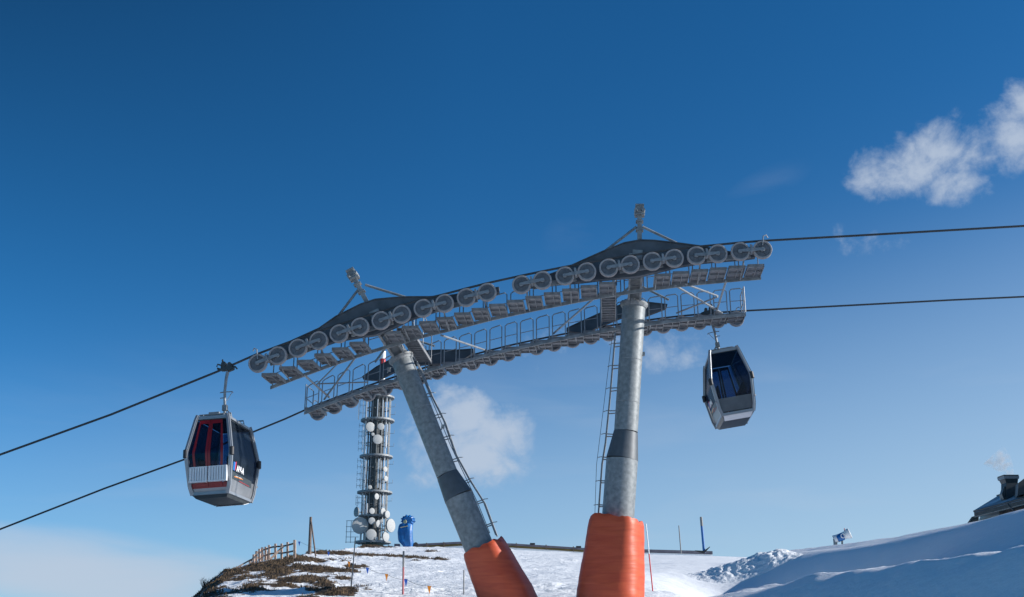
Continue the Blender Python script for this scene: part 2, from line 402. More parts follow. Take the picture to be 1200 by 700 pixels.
proto = sa.build('sheave', M['web']); pr = sb.build('liner', M['liner'], proto); ph = sc_.build('hub', M['galv_light'], proto)
first_sheave = [proto]
def poly_sz(pts, t):
    return [sz(onp(px, py, t)) for px, py in pts]
lbeam_top = [(330,406),(352,396),(374,386),(394,372),(423,357.5),(440,352),(462,350),(480,349),(504,349),(527,347.5),(556,343),(585,338)]
lbeam_bot = [(330,420),(352,413),(374,407),(394,400),(423,395),(440,393),(462,384),(480,375),(504,367),(527,359),(556,351),(585,343)]
rbeam_top = [(604,334),(630,328),(655,319),(680,307.5),(706,296),(731,286),(750,282.5),(766,283),(794,286),(823,290),(845,295),(870,299),(885,299)]
rbeam_bot = [(604,339),(630,336),(655,333),(680,331),(706,328),(731,326),(750,324),(766,320),(794,313),(823,308),(845,306),(870,304),(885,302)]
def tower(idx, pole_px, band_at, radii, arm_top_px, mast, sheaves, beam, braces, walk, ladder_side, name_label, pad_px):
    # pole_px: axis pixels from the foot up, on plane t=3
    base = onp(*pole_px[0], 3)
    g = base.copy(); g.z = gz(base.x, base.y)-.3
    foot = base+(base-onp(*pole_px[1], 3)).normalized()*((base.z-g.z)+.2)
    root = empty('lift_tower', foot, name_label, 'ski lift tower', 'twin lift towers carrying the gondola ropes')
    ax = [foot]+[onp(*p, 3) for p in pole_px[1:]]
    # pole sections, with a tapered dark band between the thicker and the thinner tube
    i = band_at
    lo = MB().tube(ax[:i+1], radii[0], 40); pole = lo.build('pole', M['pole'], root)
    MB().tube([ax[i]+(ax[i+1]-ax[i])*.02, ax[i+1]-(ax[i+1]-ax[i])*.02], [radii[0]+.006, radii[1]+.006], 40).build('tapered_collar', M['band'], root)
    up = MB().tube(ax[i+1:], radii[1], 40)
    d = (ax[-1]-ax[-2]).normalized()
    wl = MB()
    for fr in (.22, .55, .86):
        c = ax[i+1].lerp(ax[-1], fr); wl = MB(); wl.lathe(c, d, [(-.012, radii[1]+.001), (-.006, radii[1]+.006), (.006, radii[1]+.006), (.012, radii[1]+.001)], 40); wl.build('weld_seam', M['galv'], root)
    up.build('pole', M['pole'], root)
    tp = ax[-1]
    fl = MB(); fl.lathe(tp, d, [(-.10,.0),(-.10,radii[1]+.02),(-.02,radii[1]+.07),(.03,radii[1]+.07),(.03,.0)], 36)
    for k in range(16):
        q = 2*math.pi*k/16; u = d.cross(T).normalized(); w = T
        c = tp+(u*math.cos(q)+w*math.sin(q))*(radii[1]+.04); fl.lathe(c, d, [(-.06,0),(-.06,.018),(.06,.018),(.06,0)], 6)
    fl.build('flange', M['galv'], root)
    # head: haunched neck and cross arm reaching from rope to rope
    sx = L*d.dot(L)*0+L
    u = (L-d*L.dot(d)).normalized()
    zc = tp+d*.30
    mb = MB()
    ring0 = [tp+d*.03+(u*math.cos(q)+T*math.sin(q))*(radii[1]) for q in [math.pi/4+k*math.pi/2 for k in range(4)]]
    def rect(c, w, l): return [c+u*w+T*l, c-u*w+T*l, c-u*w-T*l, c+u*w-T*l]
    lv = [rect(tp+d*.03, .25, .25), rect(tp+d*.12, .17, .27), rect(tp+d*.22, .135, .34), rect(tp+d*.34, .13, .5)]
    vs = [p for r_ in lv for p in r_]; fs = []
    for a in range(3):
        for b in range(4): fs.append((a*4+b, a*4+(b+1)%4, a*4+4+(b+1)%4, a*4+4+b))
    fs.append((12,13,14,15)); mb.add(vs, fs); mb.build('neck', M['galv'], root)
    arm = MB()
    arm.strip([tp+d*.62+T*t-u*.13 for t in (-2.75,-1.2,0,1.2,2.75)], [tp+d*h+T*t-u*.13 for t, h in ((-2.75,.36),(-1.2,.28),(0,.26),(1.2,.28),(2.75,.36))], u*.26)
    for q in (-1, 1): arm.strip([tp+d*.27+T*t+u*(.16*q-.03) for t in (-2.6,-1.2,-.4)], [tp+d*h+T*t+u*(.16*q-.03) for t, h in ((-2.6,.14),(-1.2,.04),(-.4,-.02))], u*.06)
    for t in (-2.3,-1.6,-.9,.9,1.6,2.3): arm.obox(tp+d*.45+T*t, u*.145, T*.012, d*.2)
    arm.build('cross_arm', M['galv'], root)
    # beams, sheaves, catwalks for both ropes
    s0, s1 = beam
    for side in (0, 1):
        sg = 1 if side == 0 else -1
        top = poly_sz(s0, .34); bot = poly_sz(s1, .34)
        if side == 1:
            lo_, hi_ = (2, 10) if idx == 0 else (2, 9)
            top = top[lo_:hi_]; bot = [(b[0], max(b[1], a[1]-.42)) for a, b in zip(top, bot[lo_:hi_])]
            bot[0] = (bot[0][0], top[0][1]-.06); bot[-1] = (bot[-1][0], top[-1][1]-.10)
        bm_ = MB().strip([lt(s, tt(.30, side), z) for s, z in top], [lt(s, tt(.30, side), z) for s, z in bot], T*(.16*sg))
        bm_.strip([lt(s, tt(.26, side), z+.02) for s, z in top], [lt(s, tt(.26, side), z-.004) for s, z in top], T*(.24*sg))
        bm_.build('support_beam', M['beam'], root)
        ss = [SH[k] for k in sheaves]
        for (s, z) in ss:
            if first_sheave: c = first_sheave.pop()
            else: c = copy_tree(proto)
            c.location = lt(s, tt(0, side), z)-wpos(root); c.parent = root
        # balance beams: one bar per pair in front, one per four behind
        bb = None
        for k in range(0, len(ss), 2):
            p, q = lt(ss[k][0], 0, ss[k][1]), lt(ss[k+1][0], 0, ss[k+1][1]); p0 = T*tt(0, side)
            dd = (q-p).normalized(); mid = (p+q)/2; nrm = T.cross(dd).normalized()
            if nrm.z < 0: nrm = -nrm
            m2 = MB()
            for tk in (-.10, .10):
                m2.prism([p+p0-dd*.05+nrm*.03+T*tk, p+p0-dd*.05-nrm*.03+T*tk, mid+p0-nrm*.055+T*tk, q+p0+dd*.05-nrm*.03+T*tk, q+p0+dd*.05+nrm*.03+T*tk, mid+p0+nrm*.045+T*tk], T*.016)
            m2.obox(mid+p0+nrm*.03, dd*.03, T*.13, nrm*.09)
            m2.lathe(mid+p0-T*.14, T, [(0,0),(0,.035),(.28,.035),(.28,0)], 10)
            m2.obox(mid+p0+nrm*.13, dd*.018, T*.05, nrm*.035)
            m2.build('rocker_arm', M['galv_light'], root)
        for k in range(0, len(ss), 4):
            p, q = lt((ss[k][0]+ss[k+1][0])/2, tt(.19, side), (ss[k][1]+ss[k+1][1])/2), lt((ss[k+2][0]+ss[k+3][0])/2, tt(.19, side), (ss[k+2][1]+ss[k+3][1])/2)
            MB().bar(p-ZUP*.06, q-ZUP*.06, .04, .13).build('equaliser_beam', M['galv'], root)
        # catwalk: stringers, level treads, railing on the inner side
        e0 = ss[0][0]-(.05 if idx == 0 else .445); e1 = ss[-1][0]+(.445 if idx == 0 else .12)
        N_ = max(2, int(round((e1-e0)/.47)))
        drop = .225 if side == 0 else .20
        tr = MB(); ti = tt(1.30, side); to = tt(.44, side)
        for k in range(N_):
            s = e0+(k+.5)*(e1-e0)/N_; z = line_z(s)-drop
            if side == 0 and abs(s-sz(tp+d*.4)[0]) < .36:      # the cross arm passes through here
                if tr.f: tr.build('tread_row', M['grate'], root); tr = MB()
                continue
            wv = .205 if side == 0 else (e1-e0)/N_*.492
            a = lt(s, (ti+to)/2, z)
            tr.obox(a, L*wv, T*(abs(ti-to)/2), ZUP*.012)                       # plate
            for q in (-1, 1): tr.obox(a+L*wv*q-ZUP*.035, L*.008, T*(abs(ti-to)/2), ZUP*.045)
            for q in (-1, 0, 1): tr.obox(a+T*(abs(ti-to)/2*.96)*q-ZUP*.03, L*wv*.96, T*.008, ZUP*.035)
            tr.obox(a+L*.03-ZUP*.03, L*.010, T*(abs(ti-to)/2), ZUP*.03)
        tr.build('tread_row', M['grate'], root)
        st = MB()
        pts = [e0+(e1-e0)*j/12 for j in range(13)]
        st.strip([lt(s, ti, line_z(s)-drop-.04) for s in pts], [lt(s, ti, line_z(s)-drop-.13) for s in pts], T*(.04*sg))
        st.build('stringer', M['galv'], root)
        st = MB()
        for j in range(6):
            s = e0+(e1-e0)*(j+.5)/6; st = MB()
            st.tube([lt(s, tt(.34, side), line_z(s)-.12), lt(s, tt(.62, side), line_z(s)-drop-.03), lt(s, ti, line_z(s)-drop-.10)], .022, 6); st.build('walkway_bracket', M['galv'], root)
        hr = MB(); H = .80 if side == 1 else .62
        hoops = max(3, int(round((e1-e0)/(.47 if side else .62))))
        w_ = (e1-e0)/hoops
        for j in range(hoops):
            sA = e0+w_*j+.05; sB = e0+w_*(j+1)-.05; tr_ = ti+.02*sg; c_ = .06
            zb_ = lambda s: line_z(s)-drop-.05
            hr.tube([lt(sA, tr_, zb_(sA)), lt(sA, tr_, zb_(sA)+H-c_), lt(sA+c_, tr_, zb_(sA)+H), lt(sB-c_, tr_, zb_(sB)+H), lt(sB, tr_, zb_(sB)+H-c_), lt(sB, tr_, zb_(sB))], .017, 6)
            hr.tube([lt(sA, tr_, zb_(sA)+H*.52), lt(sB, tr_, zb_(sB)+H*.52)], .012, 5)
        if side == 1:   # end gate
            se = e0 if idx == 0 else e1
            hr.tube([lt(se, ti, line_z(se)-drop), lt(se, ti, line_z(se)-drop+H), lt(se, to, line_z(se)-drop+H), lt(se, to, line_z(se)-drop)], .017, 6)
            hr.tube([lt(se, ti, line_z(se)-drop+H*.5), lt(se, to, line_z(se)-drop+H*.5)], .013, 5)
        hr.build('handrail', M['galv_light'], root)
        # rope catcher at the outer end
        se = ss[0] if idx == 0 else ss[-1]
        sg2 = -1 if idx == 0 else 1
        MB().tube([lt(se[0], tt(-.05, side), se[1]+.1), lt(se[0]+.04*sg2, tt(-.06, side), se[1]+.36), lt(se[0]+.12*sg2, tt(-.03, side), se[1]+.40), lt(se[0]+.16*sg2, tt(0, side), se[1]+.33)], .016, 6).build('rope_catcher', M['galv_light'], root)
        # lifting mast with two struts
        tm = .62
        mtop, mbot, sl, sr = mast
        if True:
            A = [sz(onp(*p, tm)) for p in (mtop, mbot, sl[0], sl[1], sr[0], sr[1])]
            Pm = [lt(s, tt(tm, side), z) for s, z in A]
            dm = (Pm[0]-Pm[1]).normalized(); um = dm.cross(T).normalized()
            mm = MB().obox((Pm[0]+Pm[1])/2-dm*.2, (Pm[0]-Pm[1])/2+dm*.2, um*.06, T*.06)
            for z_ in (.3, .55): mm.obox(Pm[0]-dm*z_, dm*.02, um*.10, T*.10)
            mm.build('mast', M['galv'], root)
            hd = MB().obox(Pm[0]+dm*.02, dm*.10, um*.09, T*.12)
            hd.obox(Pm[0]+dm*.14, dm*.025, um*.115, T*.15); hd.obox(Pm[0]-dm*.11, dm*.02, um*.13, T*.13)
            for q in (-1, 1): hd.lathe(Pm[0]+um*.1*q-dm*.02-T*.2, T, [(0,0),(0,.045),(.4,.045),(.4,0)], 10)
            hd.build('mast_head', M['galv'], root)
            MB().tube([Pm[2], Pm[3]], .035, 8).build('mast_strut', M['galv'], root)
            MB().tube([Pm[4], Pm[5]], .035, 8).build('mast_strut', M['galv'], root)
    for (pa, ta, pb, tb, r_) in braces:
        MB().tube([onp(*pa, ta), onp(*pb, tb)], r_, 8).build('brace', M['galv_light'], root)
    # gangways joining the two catwalks
    for (px, py) in walk:
        s, z = sz(onp(px, py, 1.3)); z = z
        w = MB()
        w.obox(lt(s, 3.0, z), L*.2, T*1.72, ZUP*.012)
        for q in (-1, 1): w.obox(lt(s+.2*q, 3.0, z-.04), L*.012, T*1.72, ZUP*.05)
        for j in range(15): w.obox(lt(s, 1.35+j*.235, z-.03), L*.19, T*.01, ZUP*.03)
        w.build('gangway', M['grate'], root)
        w = MB()
        for q in (-1, 1):
            w.tube([lt(s+.22*q, 1.5, z), lt(s+.22*q, 1.5, z+.9), lt(s+.22*q, 4.5, z+.9), lt(s+.22*q, 4.5, z)], .016, 6)
            w.tube([lt(s+.22*q, 3.0, z), lt(s+.22*q, 3.0, z+.9)], .016, 6)
        w.build('handrail', M['galv_light'], root)
    # ladder
    return root, ax
def ladder(root, axis, t_off, side_px, n_br):
    # rails follow the given pixel line on a plane; standoffs reach the pole
    pts = [onp(px, py, t_off) for px, py in side_px]
    up = MB(); 
    for q in (-1, 1): up.tube([p+T*.19*q for p in pts], .022, 6)
    up.build('ladder_rail', M['galv_light'], root)
    rg = MB()
    tot = [0]
    for a, b in zip(pts[:-1], pts[1:]): tot.append(tot[-1]+(b-a).length)
    def at_(d):
        for i in range(len(pts)-1):
            if d <= tot[i+1]+1e-6: return pts[i].lerp(pts[i+1], (d-tot[i])/(tot[i+1]-tot[i]))
        return pts[-1]
    d = .15
    while d < tot[-1]: c = at_(d); rg.tube([c-T*.19, c+T*.19], .011, 5); d += .28
    rg.build('ladder_rungs', M['galv_light'], root)
    so = MB()
    for k in range(n_br):
        c = at_((k+.5)/n_br*tot[-1])
        best = None
        for a, b in zip(axis[:-1], axis[1:]):
            ab = b-a; f = max(0, min(1, (c-a).dot(ab)/ab.dot(ab))); q = a+ab*f
            if best is None or (q-c).length < (best-c).length: best = q
        for s_ in (-1, 1): so.tube([c+T*.19*s_, best+T*.12*s_], .016, 6)
        so.tube([c-T*.22, c+T*.22], .02, 6)
        cc = c+(c-best).normalized()*.06
        so.tube([c-T*.19, cc-T*.23, cc+(c-best).normalized()*.10-T*.1], .012, 5)
    so.build('ladder_bracket', M['galv'], root)
# left, leaning tower
rootA, axA = tower(0, [(583,694),(537.5,583),(524,556),(470,420)], 1, (.395,.30), None,
    ((413.5,323),(434,362),((419.5,340),(396,371)),((428,334),(477,349))), range(0,12), (lbeam_top, lbeam_bot),
    [((356,439),1.2,(386,466),4.8,.03),((421,413),1.2,(380,468),4.8,.03),((399,423),1.2,(371,451),3.6,.022),((372,450),3.6,(431,448),4.6,.022),((517,393),1.2,(570,411),4.8,.03)],
    [(474,385)], 1, 'galvanised lift tower with steeply leaning pole, left one of the pair', None)
rootB, axB = tower(1, [(718,696),(729,539),(733.5,506),(743,357)], 1, (.43,.325), None,
    ((749.5,248),(749.5,292),((746,266),(707,296)),((753,266),(795,286))), range(12,24), (rbeam_top, rbeam_bot),
    [((790,334),1.2,(846,367),4.8,.03),((851,329),1.2,(839,367),4.8,.03),((803,333),1.2,(841,347),3.2,.026),((793,367),4.8,(841,348),3.0,.024),((704,343),1.2,(648.6,391),4.8,.03)],
    [(713,332)], -1, 'nearly upright galvanised lift tower, the right one of the pair', None)
ladder(rootA, axA, 3.3, [(490,426),(507,466),(521,494),(534,532),(551,563),(568,590),(582,628)], 8)
ladder(rootB, axB, 3.3, [(721,392),(714.5,470),(709.5,520),(705.5,545),(701,607)], 8)
# fall-arrest lines beside the ladders
MB().tube([onp(718,390,3.2), onp(699,545,3.2), onp(697,606,3.2)], .007, 5).build('safety_cable', M['rope'], rootB)
MB().tube([onp(470+18,425,3.0), onp(527,520,2.95), onp(560,590,2.95), onp(574,625,2.95)], .012, 5).build('safety_cable', M['galv_light'], rootA)
for root, pp in ((rootA, [(456,433,2.7),(519,500,2.7)]), (rootB, [(741,352,2.6),(754,415,3.0),(739,300,.1)])):
    m_ = MB()
    for (px, py, t) in pp:
        c = onp(px, py, t); m_.obox(c, L*.04, T*.05, ZUP*.05); m_.tube([c, c-ZUP*.1-L*.05], .02, 6)
    m_.build('clamp', M['galv'], root)
# ---- orange pads
def pad(pts, half, label, seed):
    # pts: axis (pixel) foot->top, t=3 ; half widths in metres
    P = [onp(px, py, 3) for px, py in pts]
    d0 = (P[1]-P[0]).normalized()
    root_loc = P[0]-d0*.9; root_loc.z = min(root_loc.z, gz(root_loc.x, root_loc.y)-.1)
    P = [root_loc]+P; half = [half[0]]+half
    n = 64; rows = 46; vs = []; fs = []
    tot = [0]
    for a, b in zip(P[:-1], P[1:]): tot.append(tot[-1]+(b-a).length)
    rs = random.Random(seed); ph = [rs.uniform(0, 6.28) for _ in range(8)]; rs2 = [rs.uniform(-1, 1) for _ in range(n)]
    for i in range(rows+1):
        f = i/rows*tot[-1]
        j = max(k for k in range(len(tot)-1) if tot[k] <= f+1e-9); g = (f-tot[j])/(tot[j+1]-tot[j])
        c = P[j].lerp(P[j+1], g); r = half[j]*(1-g)+half[j+1]*g
        d = (P[min(j+1, len(P)-1)]-P[j]).normalized(); u = d.cross(T).normalized(); w = T
        if u.dot(L) < 0: u = -u
        for k in range(n):
            a = 2*math.pi*k/n
            rad = 1+.010*math.sin(5*a+ph[0]+f*1.2)+.005*math.sin(9*a+ph[1]-f*2)+.006*math.sin(f*6+2*a+ph[2])+.003*math.sin(f*19+3*a+ph[3])
            # squarish bundle of foam slabs
            a_ = a+.30; sq = (abs(math.cos(a_))**3.6+abs(math.sin(a_))**3.6)**(-1/3.6); rad *= .97*sq**.85
            if i == rows: rad *= .965+.012*math.sin(6*a+ph[4])
            if i == rows-1: rad *= .985
            hh = (.03*math.sin(2*a+ph[5])+.018*math.sin(5*a+ph[6])+.014*math.sin(11*a+ph[7])+.012*rs2[k]) if i >= rows-1 else 0
            vs.append(c+(u*math.cos(a)+w*math.sin(a))*r*rad+d*hh)
    for i in range(rows):
        for k in range(n): fs.append((i*n+k, i*n+(k+1)%n, (i+1)*n+(k+1)%n, (i+1)*n+k))
    ct = len(vs); c = P[-1]; 
    rin = [c+(vs[rows*n+k]-c)*.62-(P[-1]-P[-2]).normalized()*.07 for k in range(n)]; vs += rin
    for k in range(n): fs.append((rows*n+k, rows*n+(k+1)%n, ct+(k+1)%n, ct+k))
    root = empty('tower_padding', root_loc, label, 'safety padding', 'orange padding round the tower feet')
    m = MB(); m.add(vs, fs); m.build('tarpaulin', M['tarp'], root, 50)
    return root, P
pA, PA_ = pad([(594,699),(566.5,641)], [.70,.565], 'orange padding wrapped round the foot of the leaning left tower', 3)
pB, PB_ = pad([(716,696),(722.5,608)], [.86,.70], 'orange padding wrapped round the foot of the upright right tower', 5)
# ------------------------------------------------------------------ haul ropes
def rope_pts(side):
    t = tt(0, side); P = []
    lp = [sz(onp(px, py, 0)) for px, py in ((-700,806),(-250,630),(0,533),(130,486),(255,435.5))]
    rp = [sz(onp(px, py, 0)) for px, py in ((1000,276.5),(1200,265),(1500,250),(2000,228))]
    for s, z in lp: P.append(lt(s, t, z))
    for i, (s, z) in enumerate(SH):
        k = slope(s); nn = math.hypot(1, k); P.append(lt(s-k/nn*(R-.0), t, z+(R+.005)/nn))
    for s, z in rp: P.append(lt(s, t, z))
    return P
for side, lab in ((0, 'nearer steel haul rope running over the upper row of wheels'), (1, 'farther steel haul rope running behind over the lower row of wheels')):
    o = MB().tube(rope_pts(side), .029, 10).build('haul_rope', M['rope']); rebase(o, lt(0, tt(0, side), line_z(0))); tag(o, lab, 'cable')
# ------------------------------------------------------------------ gondolas (built at the origin; x along the rope, y across, z up; doors on -y)
def gondola():
    root = empty('gondola', (0,0,0), 'x', 'gondola', 'gondola cabins hanging on the lift')
    H = 2.1
    lv = [(0,.50,1.0),(.22,.56,1.06),(1.02,.64,1.22),(1.12,.64,1.22),(2.0,.47,1.02),(2.1,.43,.98)]
    def P(z, i, j, inset=0):
        w = np.interp(z, [a for a,_,_ in lv], [b for _,b,_ in lv]); d = np.interp(z, [a for a,_,_ in lv], [c for _,_,c in lv])
        return V((i*(w-inset), j*(d-inset), z))
    # A-frames on the two faces across the rope
    for j in (-1, 1):
        for i in (-1, 1):
            f = MB()
            pr_ = [P(z, i, j) for z in (0, .22, 1.02, 1.12, 2.0, 2.13)]
            for a, b in zip(pr_[:-1], pr_[1:]):
                f.bar(a, b, .10, .085, V((0,1,0)))
            f.tube(pr_, .052, 8)
            f.build('corner_post', M['silver'], root)
    for j in (-1, 1):
        fr = MB(); fr.bar(P(2.06,-1,j), P(2.06,1,j), .06, .09); fr.build('end_frame', M['silver'], root); fr = MB(); fr.bar(P(.03,-1,j), P(.03,1,j), .07, .08); fr.build('end_frame', M['silver'], root)
    for i in (-1, 1):
        fr = MB(); fr.bar(P(2.06,i,-1), P(2.06,i,1), .05, .06); fr.build('side_rail', M['silver'], root); fr = MB(); fr.bar(P(.03,i,-1), P(.03,i,1), .06, .07); fr.build('side_rail', M['silver'], root)
    # floor pan
    pan = MB(); a = [P(0,i,j,-.01) for i,j in ((-1,-1),(1,-1),(1,1),(-1,1))]; b = [V((p.x*.86, p.y*(.9 if p.y < 0 else .60), -.085)) for p in a]
    c = [V((p.x, p.y, .05)) for p in a]
    pan.add(a+b+c, [(0,1,5,4),(1,2,6,5),(2,3,7,6),(3,0,4,7),(4,5,6,7),(0,8,9,1),(1,9,10,2),(2,10,11,3),(3,11,8,0),(8,11,10,9)]); pan.build('floor_pan', M['dark'], root)
    # roof
    rf = MB(); a = [P(2.08,i,j,-.0) for i,j in ((-1,-1),(1,-1),(1,1),(-1,1))]; b = [V((p.x*.85, p.y*.9, 2.15)) for p in a]; c = [V((p.x*.98, p.y*.98, 2.0)) for p in a]
    rf.add(a+b+c, [(0,1,5,4),(1,2,6,5),(2,3,7,6),(3,0,4,7),(4,5,6,7),(0,8,9,1),(1,9,10,2),(2,10,11,3),(3,11,8,0),(8,11,10,9)]); rf.build('roof', M['dark'], root)
    # roof rails and gear
    rr = MB()
    for y in (-.55, .55): rr.tube([(-.40,y,2.12),(-.38,y,2.24),(.38,y,2.24),(.40,y,2.12)], .02, 6)
    for x in (-.2, .2): rr.tube([(x,-.75,2.2),(x,.75,2.2)], .02, 6)
    rr.tube([(-.42,-.9,2.16),(.42,-.9,2.16)], .018, 6); rr.tube([(-.30,-.9,2.16),(-.30,-.9,2.05)], .03, 6); rr.tube([(.30,-.9,2.16),(.30,-.9,2.05)], .03, 6)
    rr.box((0,-.86,2.19), .30, .1, .07)
    rr.build('roof_rail', M['galv_light'], root)
    # hanger
    hg = MB()
    hg.tube([(0,0,2.2),(0,0,2.45),(0,-.02,2.6),(-.01,-.03,3.0),(.02,-.02,3.35),(.05,.0,3.55)], [.05,.045,.04,.04,.045,.05], 10)
    hg.box((0,0,2.24), .24, .36, .12); hg.box((0,0,2.52), .13, .14, .16)
    hg.tube([(-.0,0,2.55),(.16,0,2.35),(.16,0,2.2)], .018, 6); hg.tube([(0,0,2.98),(.22,-.02,2.97),(.24,-.02,2.93)], .014, 6)
    hg.tube([(-.01,0,2.98),(-.16,0,2.97)], .016, 6); hg.tube([(0,0,2.82),(-.15,0,2.81)], .014, 6); hg.tube([(.21,0,2.96),(.05,0,2.72)], .009, 5)
    hanger = hg.build('hanger', M['galv_light'], root)
    gr = MB()
    gr.box((.03,0,3.66), .34, .15, .13); gr.obox((.16,0,3.62), V((.09,0,.03)), V((0,.05,0)), V((0,0,.04))); gr.obox((-.16,0,3.64), V((.1,0,-.03)), V((0,.05,0)), V((0,0,.03)))
    gr.lathe((-.05,-.11,3.78), (0,1,0), [(0,0),(0,.07),(.2,.07),(.2,0)], 12); gr.lathe((.12,-.08,3.77), (0,1,0), [(0,0),(0,.055),(.16,.055),(.16,0)], 12)
    gr.tube([(-.05,0,3.8),(-.12,0,3.9),(-.1,-.0,3.93)], .028, 6); gr.tube([(.0,0,3.72),(-.25,-.04,3.79),(-.27,-.04,3.72)], .022, 6)
    gr.tube([(.1,0,3.72),(.28,0,3.69),(.34,0,3.62)], .025, 6)
    gr.build('grip', M['dark'], root)
    # panels: glass faces
    def panel(face, z0, z1, u0, u1, name, m, inset=.03, parent=None, th=.012):
        # face 'd-' door side, 'd+' rear, 'e-','e+' ends ; u from -1..1 across
        zs = [z0]+[z for z in (.22,1.02,1.12,2.0) if z0 < z < z1]+[z1]
        top = []; bot = []
        for z in zs:
            w = float(np.interp(z, [a for a,_,_ in lv], [b for _,b,_ in lv])); d = float(np.interp(z, [a for a,_,_ in lv], [c for _,_,c in lv]))
            if face[0] == 'd':
                j = -1 if face[1] == '-' else 1
                top.append(V((w*u0, j*(d-inset), z))); bot.append(V((w*u1, j*(d-inset), z))); ext = V((0, j*th, 0))
            else:
                i = -1 if face[1] == '-' else 1
                top.append(V((i*(w-inset), d*u0, z))); bot.append(V((i*(w-inset), d*u1, z))); ext = V((i*th, 0, 0))
        mb = MB().strip(top, bot, ext)
        return mb.build(name, m, parent or root)
    # door side: side windows, two red framed leaves, white ski racks
    panel('d-', .30, 1.98, -.90, -.74, 'side_window', M['glass']); panel('d-', .30, 1.98, .66, .90, 'side_window', M['glass'])
    panel('d-', .16, .29, -.92, .92, 'lower_panel', M['red'], .028); panel('d-', .04, .16, -.92, .92, 'sill_panel', M['silver'], .026)
    for (u0, u1) in ((-.72, -.05), (-.03, .64)):
        dr = panel('d-', .20, 1.98, u0, u0+.10, 'door', M['red'], .02, th=.03)
        panel('d-', .20, 1.98, u1-.10, u1, 'stile', M['red'], .02, dr, .03)
        panel('d-', 1.88, 1.98, u0+.10, u1-.10, 'top_rail', M['red'], .02, dr, .03)
        panel('d-', .20, .45, u0+.10, u1-.10, 'bottom_rail', M['red'], .02, dr, .03)
        panel('d-', .45, 1.88, u0+.10, u1-.10, 'pane', M['glass'], .01, dr)
    for (x0, x1) in ((-.52, -.02), (.02, .54)):
        sk = MB(); y = -1.2
        n = 7
        for k in range(n):
            x = x0+(x1-x0)*(k+.5)/n; w = (x1-x0)/n*.36
            sk.obox((x, y-.04, .50), V((w,0,0)), V((0,.012,0)), V((0,-.0,.19)))
        sk.box(((x0+x1)/2, y-.02, .31), x1-x0, .12, .035); sk.box(((x0+x1)/2, y-.05, .69), x1-x0, .03, .02)
        for x in (x0+.01, x1-.01): sk.box((x, y-.01, .5), .02, .1, .4)
        sk.obox(((x0+x1)/2, y+.0, .50), V(((x1-x0)/2-.005,0,0)), V((0,.006,0)), V((0,0,.19)))
        sk.build('ski_rack', M['whitep'], root)
    # rear: one large window over a grey lower panel and pale skirt
    panel('d+', .52, 1.99, -.91, .91, 'window', M['glass'])
    panel('d+', .10, .52, -.91, .91, 'window_trim', M['trim'], .028)
    MB().prism([(-.47,.99,-.012), (.47,.99,-.012), (.42,.62,-.10), (-.42,.62,-.10)], (0,0,-.012)).build('skirt', M['whitep'], root)
    for i in (-1, 1): MB().tube([(i*.6,1.10,.42),(i*.64,1.16,.44)], .03, 6).build('skirt_bolt', M['silver'], root)
    # ends: big dark glass panels with lettering
    for f, i in (('e+', 1), ('e-', -1)):
        panel(f, .50, 1.99, -.93, .93, 'end_window', M['glass_dark'])
        sk = panel(f, .06, .50, -.93, .93, 'end_panel', M['panel'], .028)
        # sticker band and writing
        w_at = lambda z: float(np.interp(z, [a for a,_,_ in lv], [b for _,b,_ in lv]))
        def patch(y0, y1, z0, z1, m, name, slant=0, push=0):
            q = [V((i*(w_at(z)-.010+push), y*i, z)) for y, z in ((y0,z0),(y1,z0+slant),(y1,z1+slant),(y0,z1))]
            MB().prism(q, V((i*.003,0,0))).build(name, m, sk)
        patch(-.90, -.72, .62, .84, M['bluep'], 'emblem'); patch(-.72, -.66, .64, .86, M['redw'], 'emblem_stripe')
        patch(-.95, .80, .40, .585, M['dark'], 'sticker_band', -.04)
        patch(-.72, .0, .46, .475, M['orangef'], 'script', .02, .006); patch(-.62, -.1, .49, .50, M['whitep'], 'script', .01, .006)
        patch(-.3, .6, .40, .41, M['redw'], 'script', -.02, .006)
        cu = bpy.data.curves.new('lettering', 'FONT'); cu.body = 'ABB-A'; cu.size = .22; cu.offset = .010; cu.extrude = .003
        to = bpy.data.objects.new('lettering', cu); COL.objects.link(to)
        bpy.context.view_layer.update()
        dg = bpy.context.evaluated_depsgraph_get(); tm_ = bpy.data.meshes.new_from_object(to.evaluated_get(dg)); bpy.data.objects.remove(to)
        lo = bpy.data.objects.new('lettering', tm_); COL.objects.link(lo); tm_.materials.append(M['white'])
        sl_ = math.atan2(.08, .8)
        yd = V((0, i, 0)); zd = V((i*.10, 0, 1)).normalized(); nd = yd.cross(zd)
        mt = Matrix((( yd.x, zd.x, nd.x, i*(w_at(.66)-.008)), (yd.y, zd.y, nd.y, -.60*i), (yd.z, zd.z, nd.z, .63), (0,0,0,1)))
        tm_.transform(mt); lo.parent = sk
    # bumpers
    for i in (-1, 1):
        for j in (-1, 1):
            c = P(1.07, i, j); bp = MB()
            bp.lathe(c+V((i*.02,0,-.10)), (0,0,1), [(-.03,0),(-.01,.055),(.0,.07),(.20,.07),(.21,.055),(.23,0)], 12)
            bp.build('bumper', M['black'], root)
    # benches
    for i in (-1, 1):
        b = MB().box((i*.30, 0, .45), .26, 1.7, .07); b.box((i*.42, 0, .75), .05, 1.7, .5); b.box((i*.36, 0, .25), .1, 1.6, .36); b.build('bench', M['seat'], root)
    return root
g1 = gondola()
g1['label'] = 'gondola with red framed doors and white ski racks, hanging left of the towers'
gang = math.atan2(L.y, L.x)
# near cabin
c_top = onp(264, 425, 0); sg_, _ = sz(c_top)
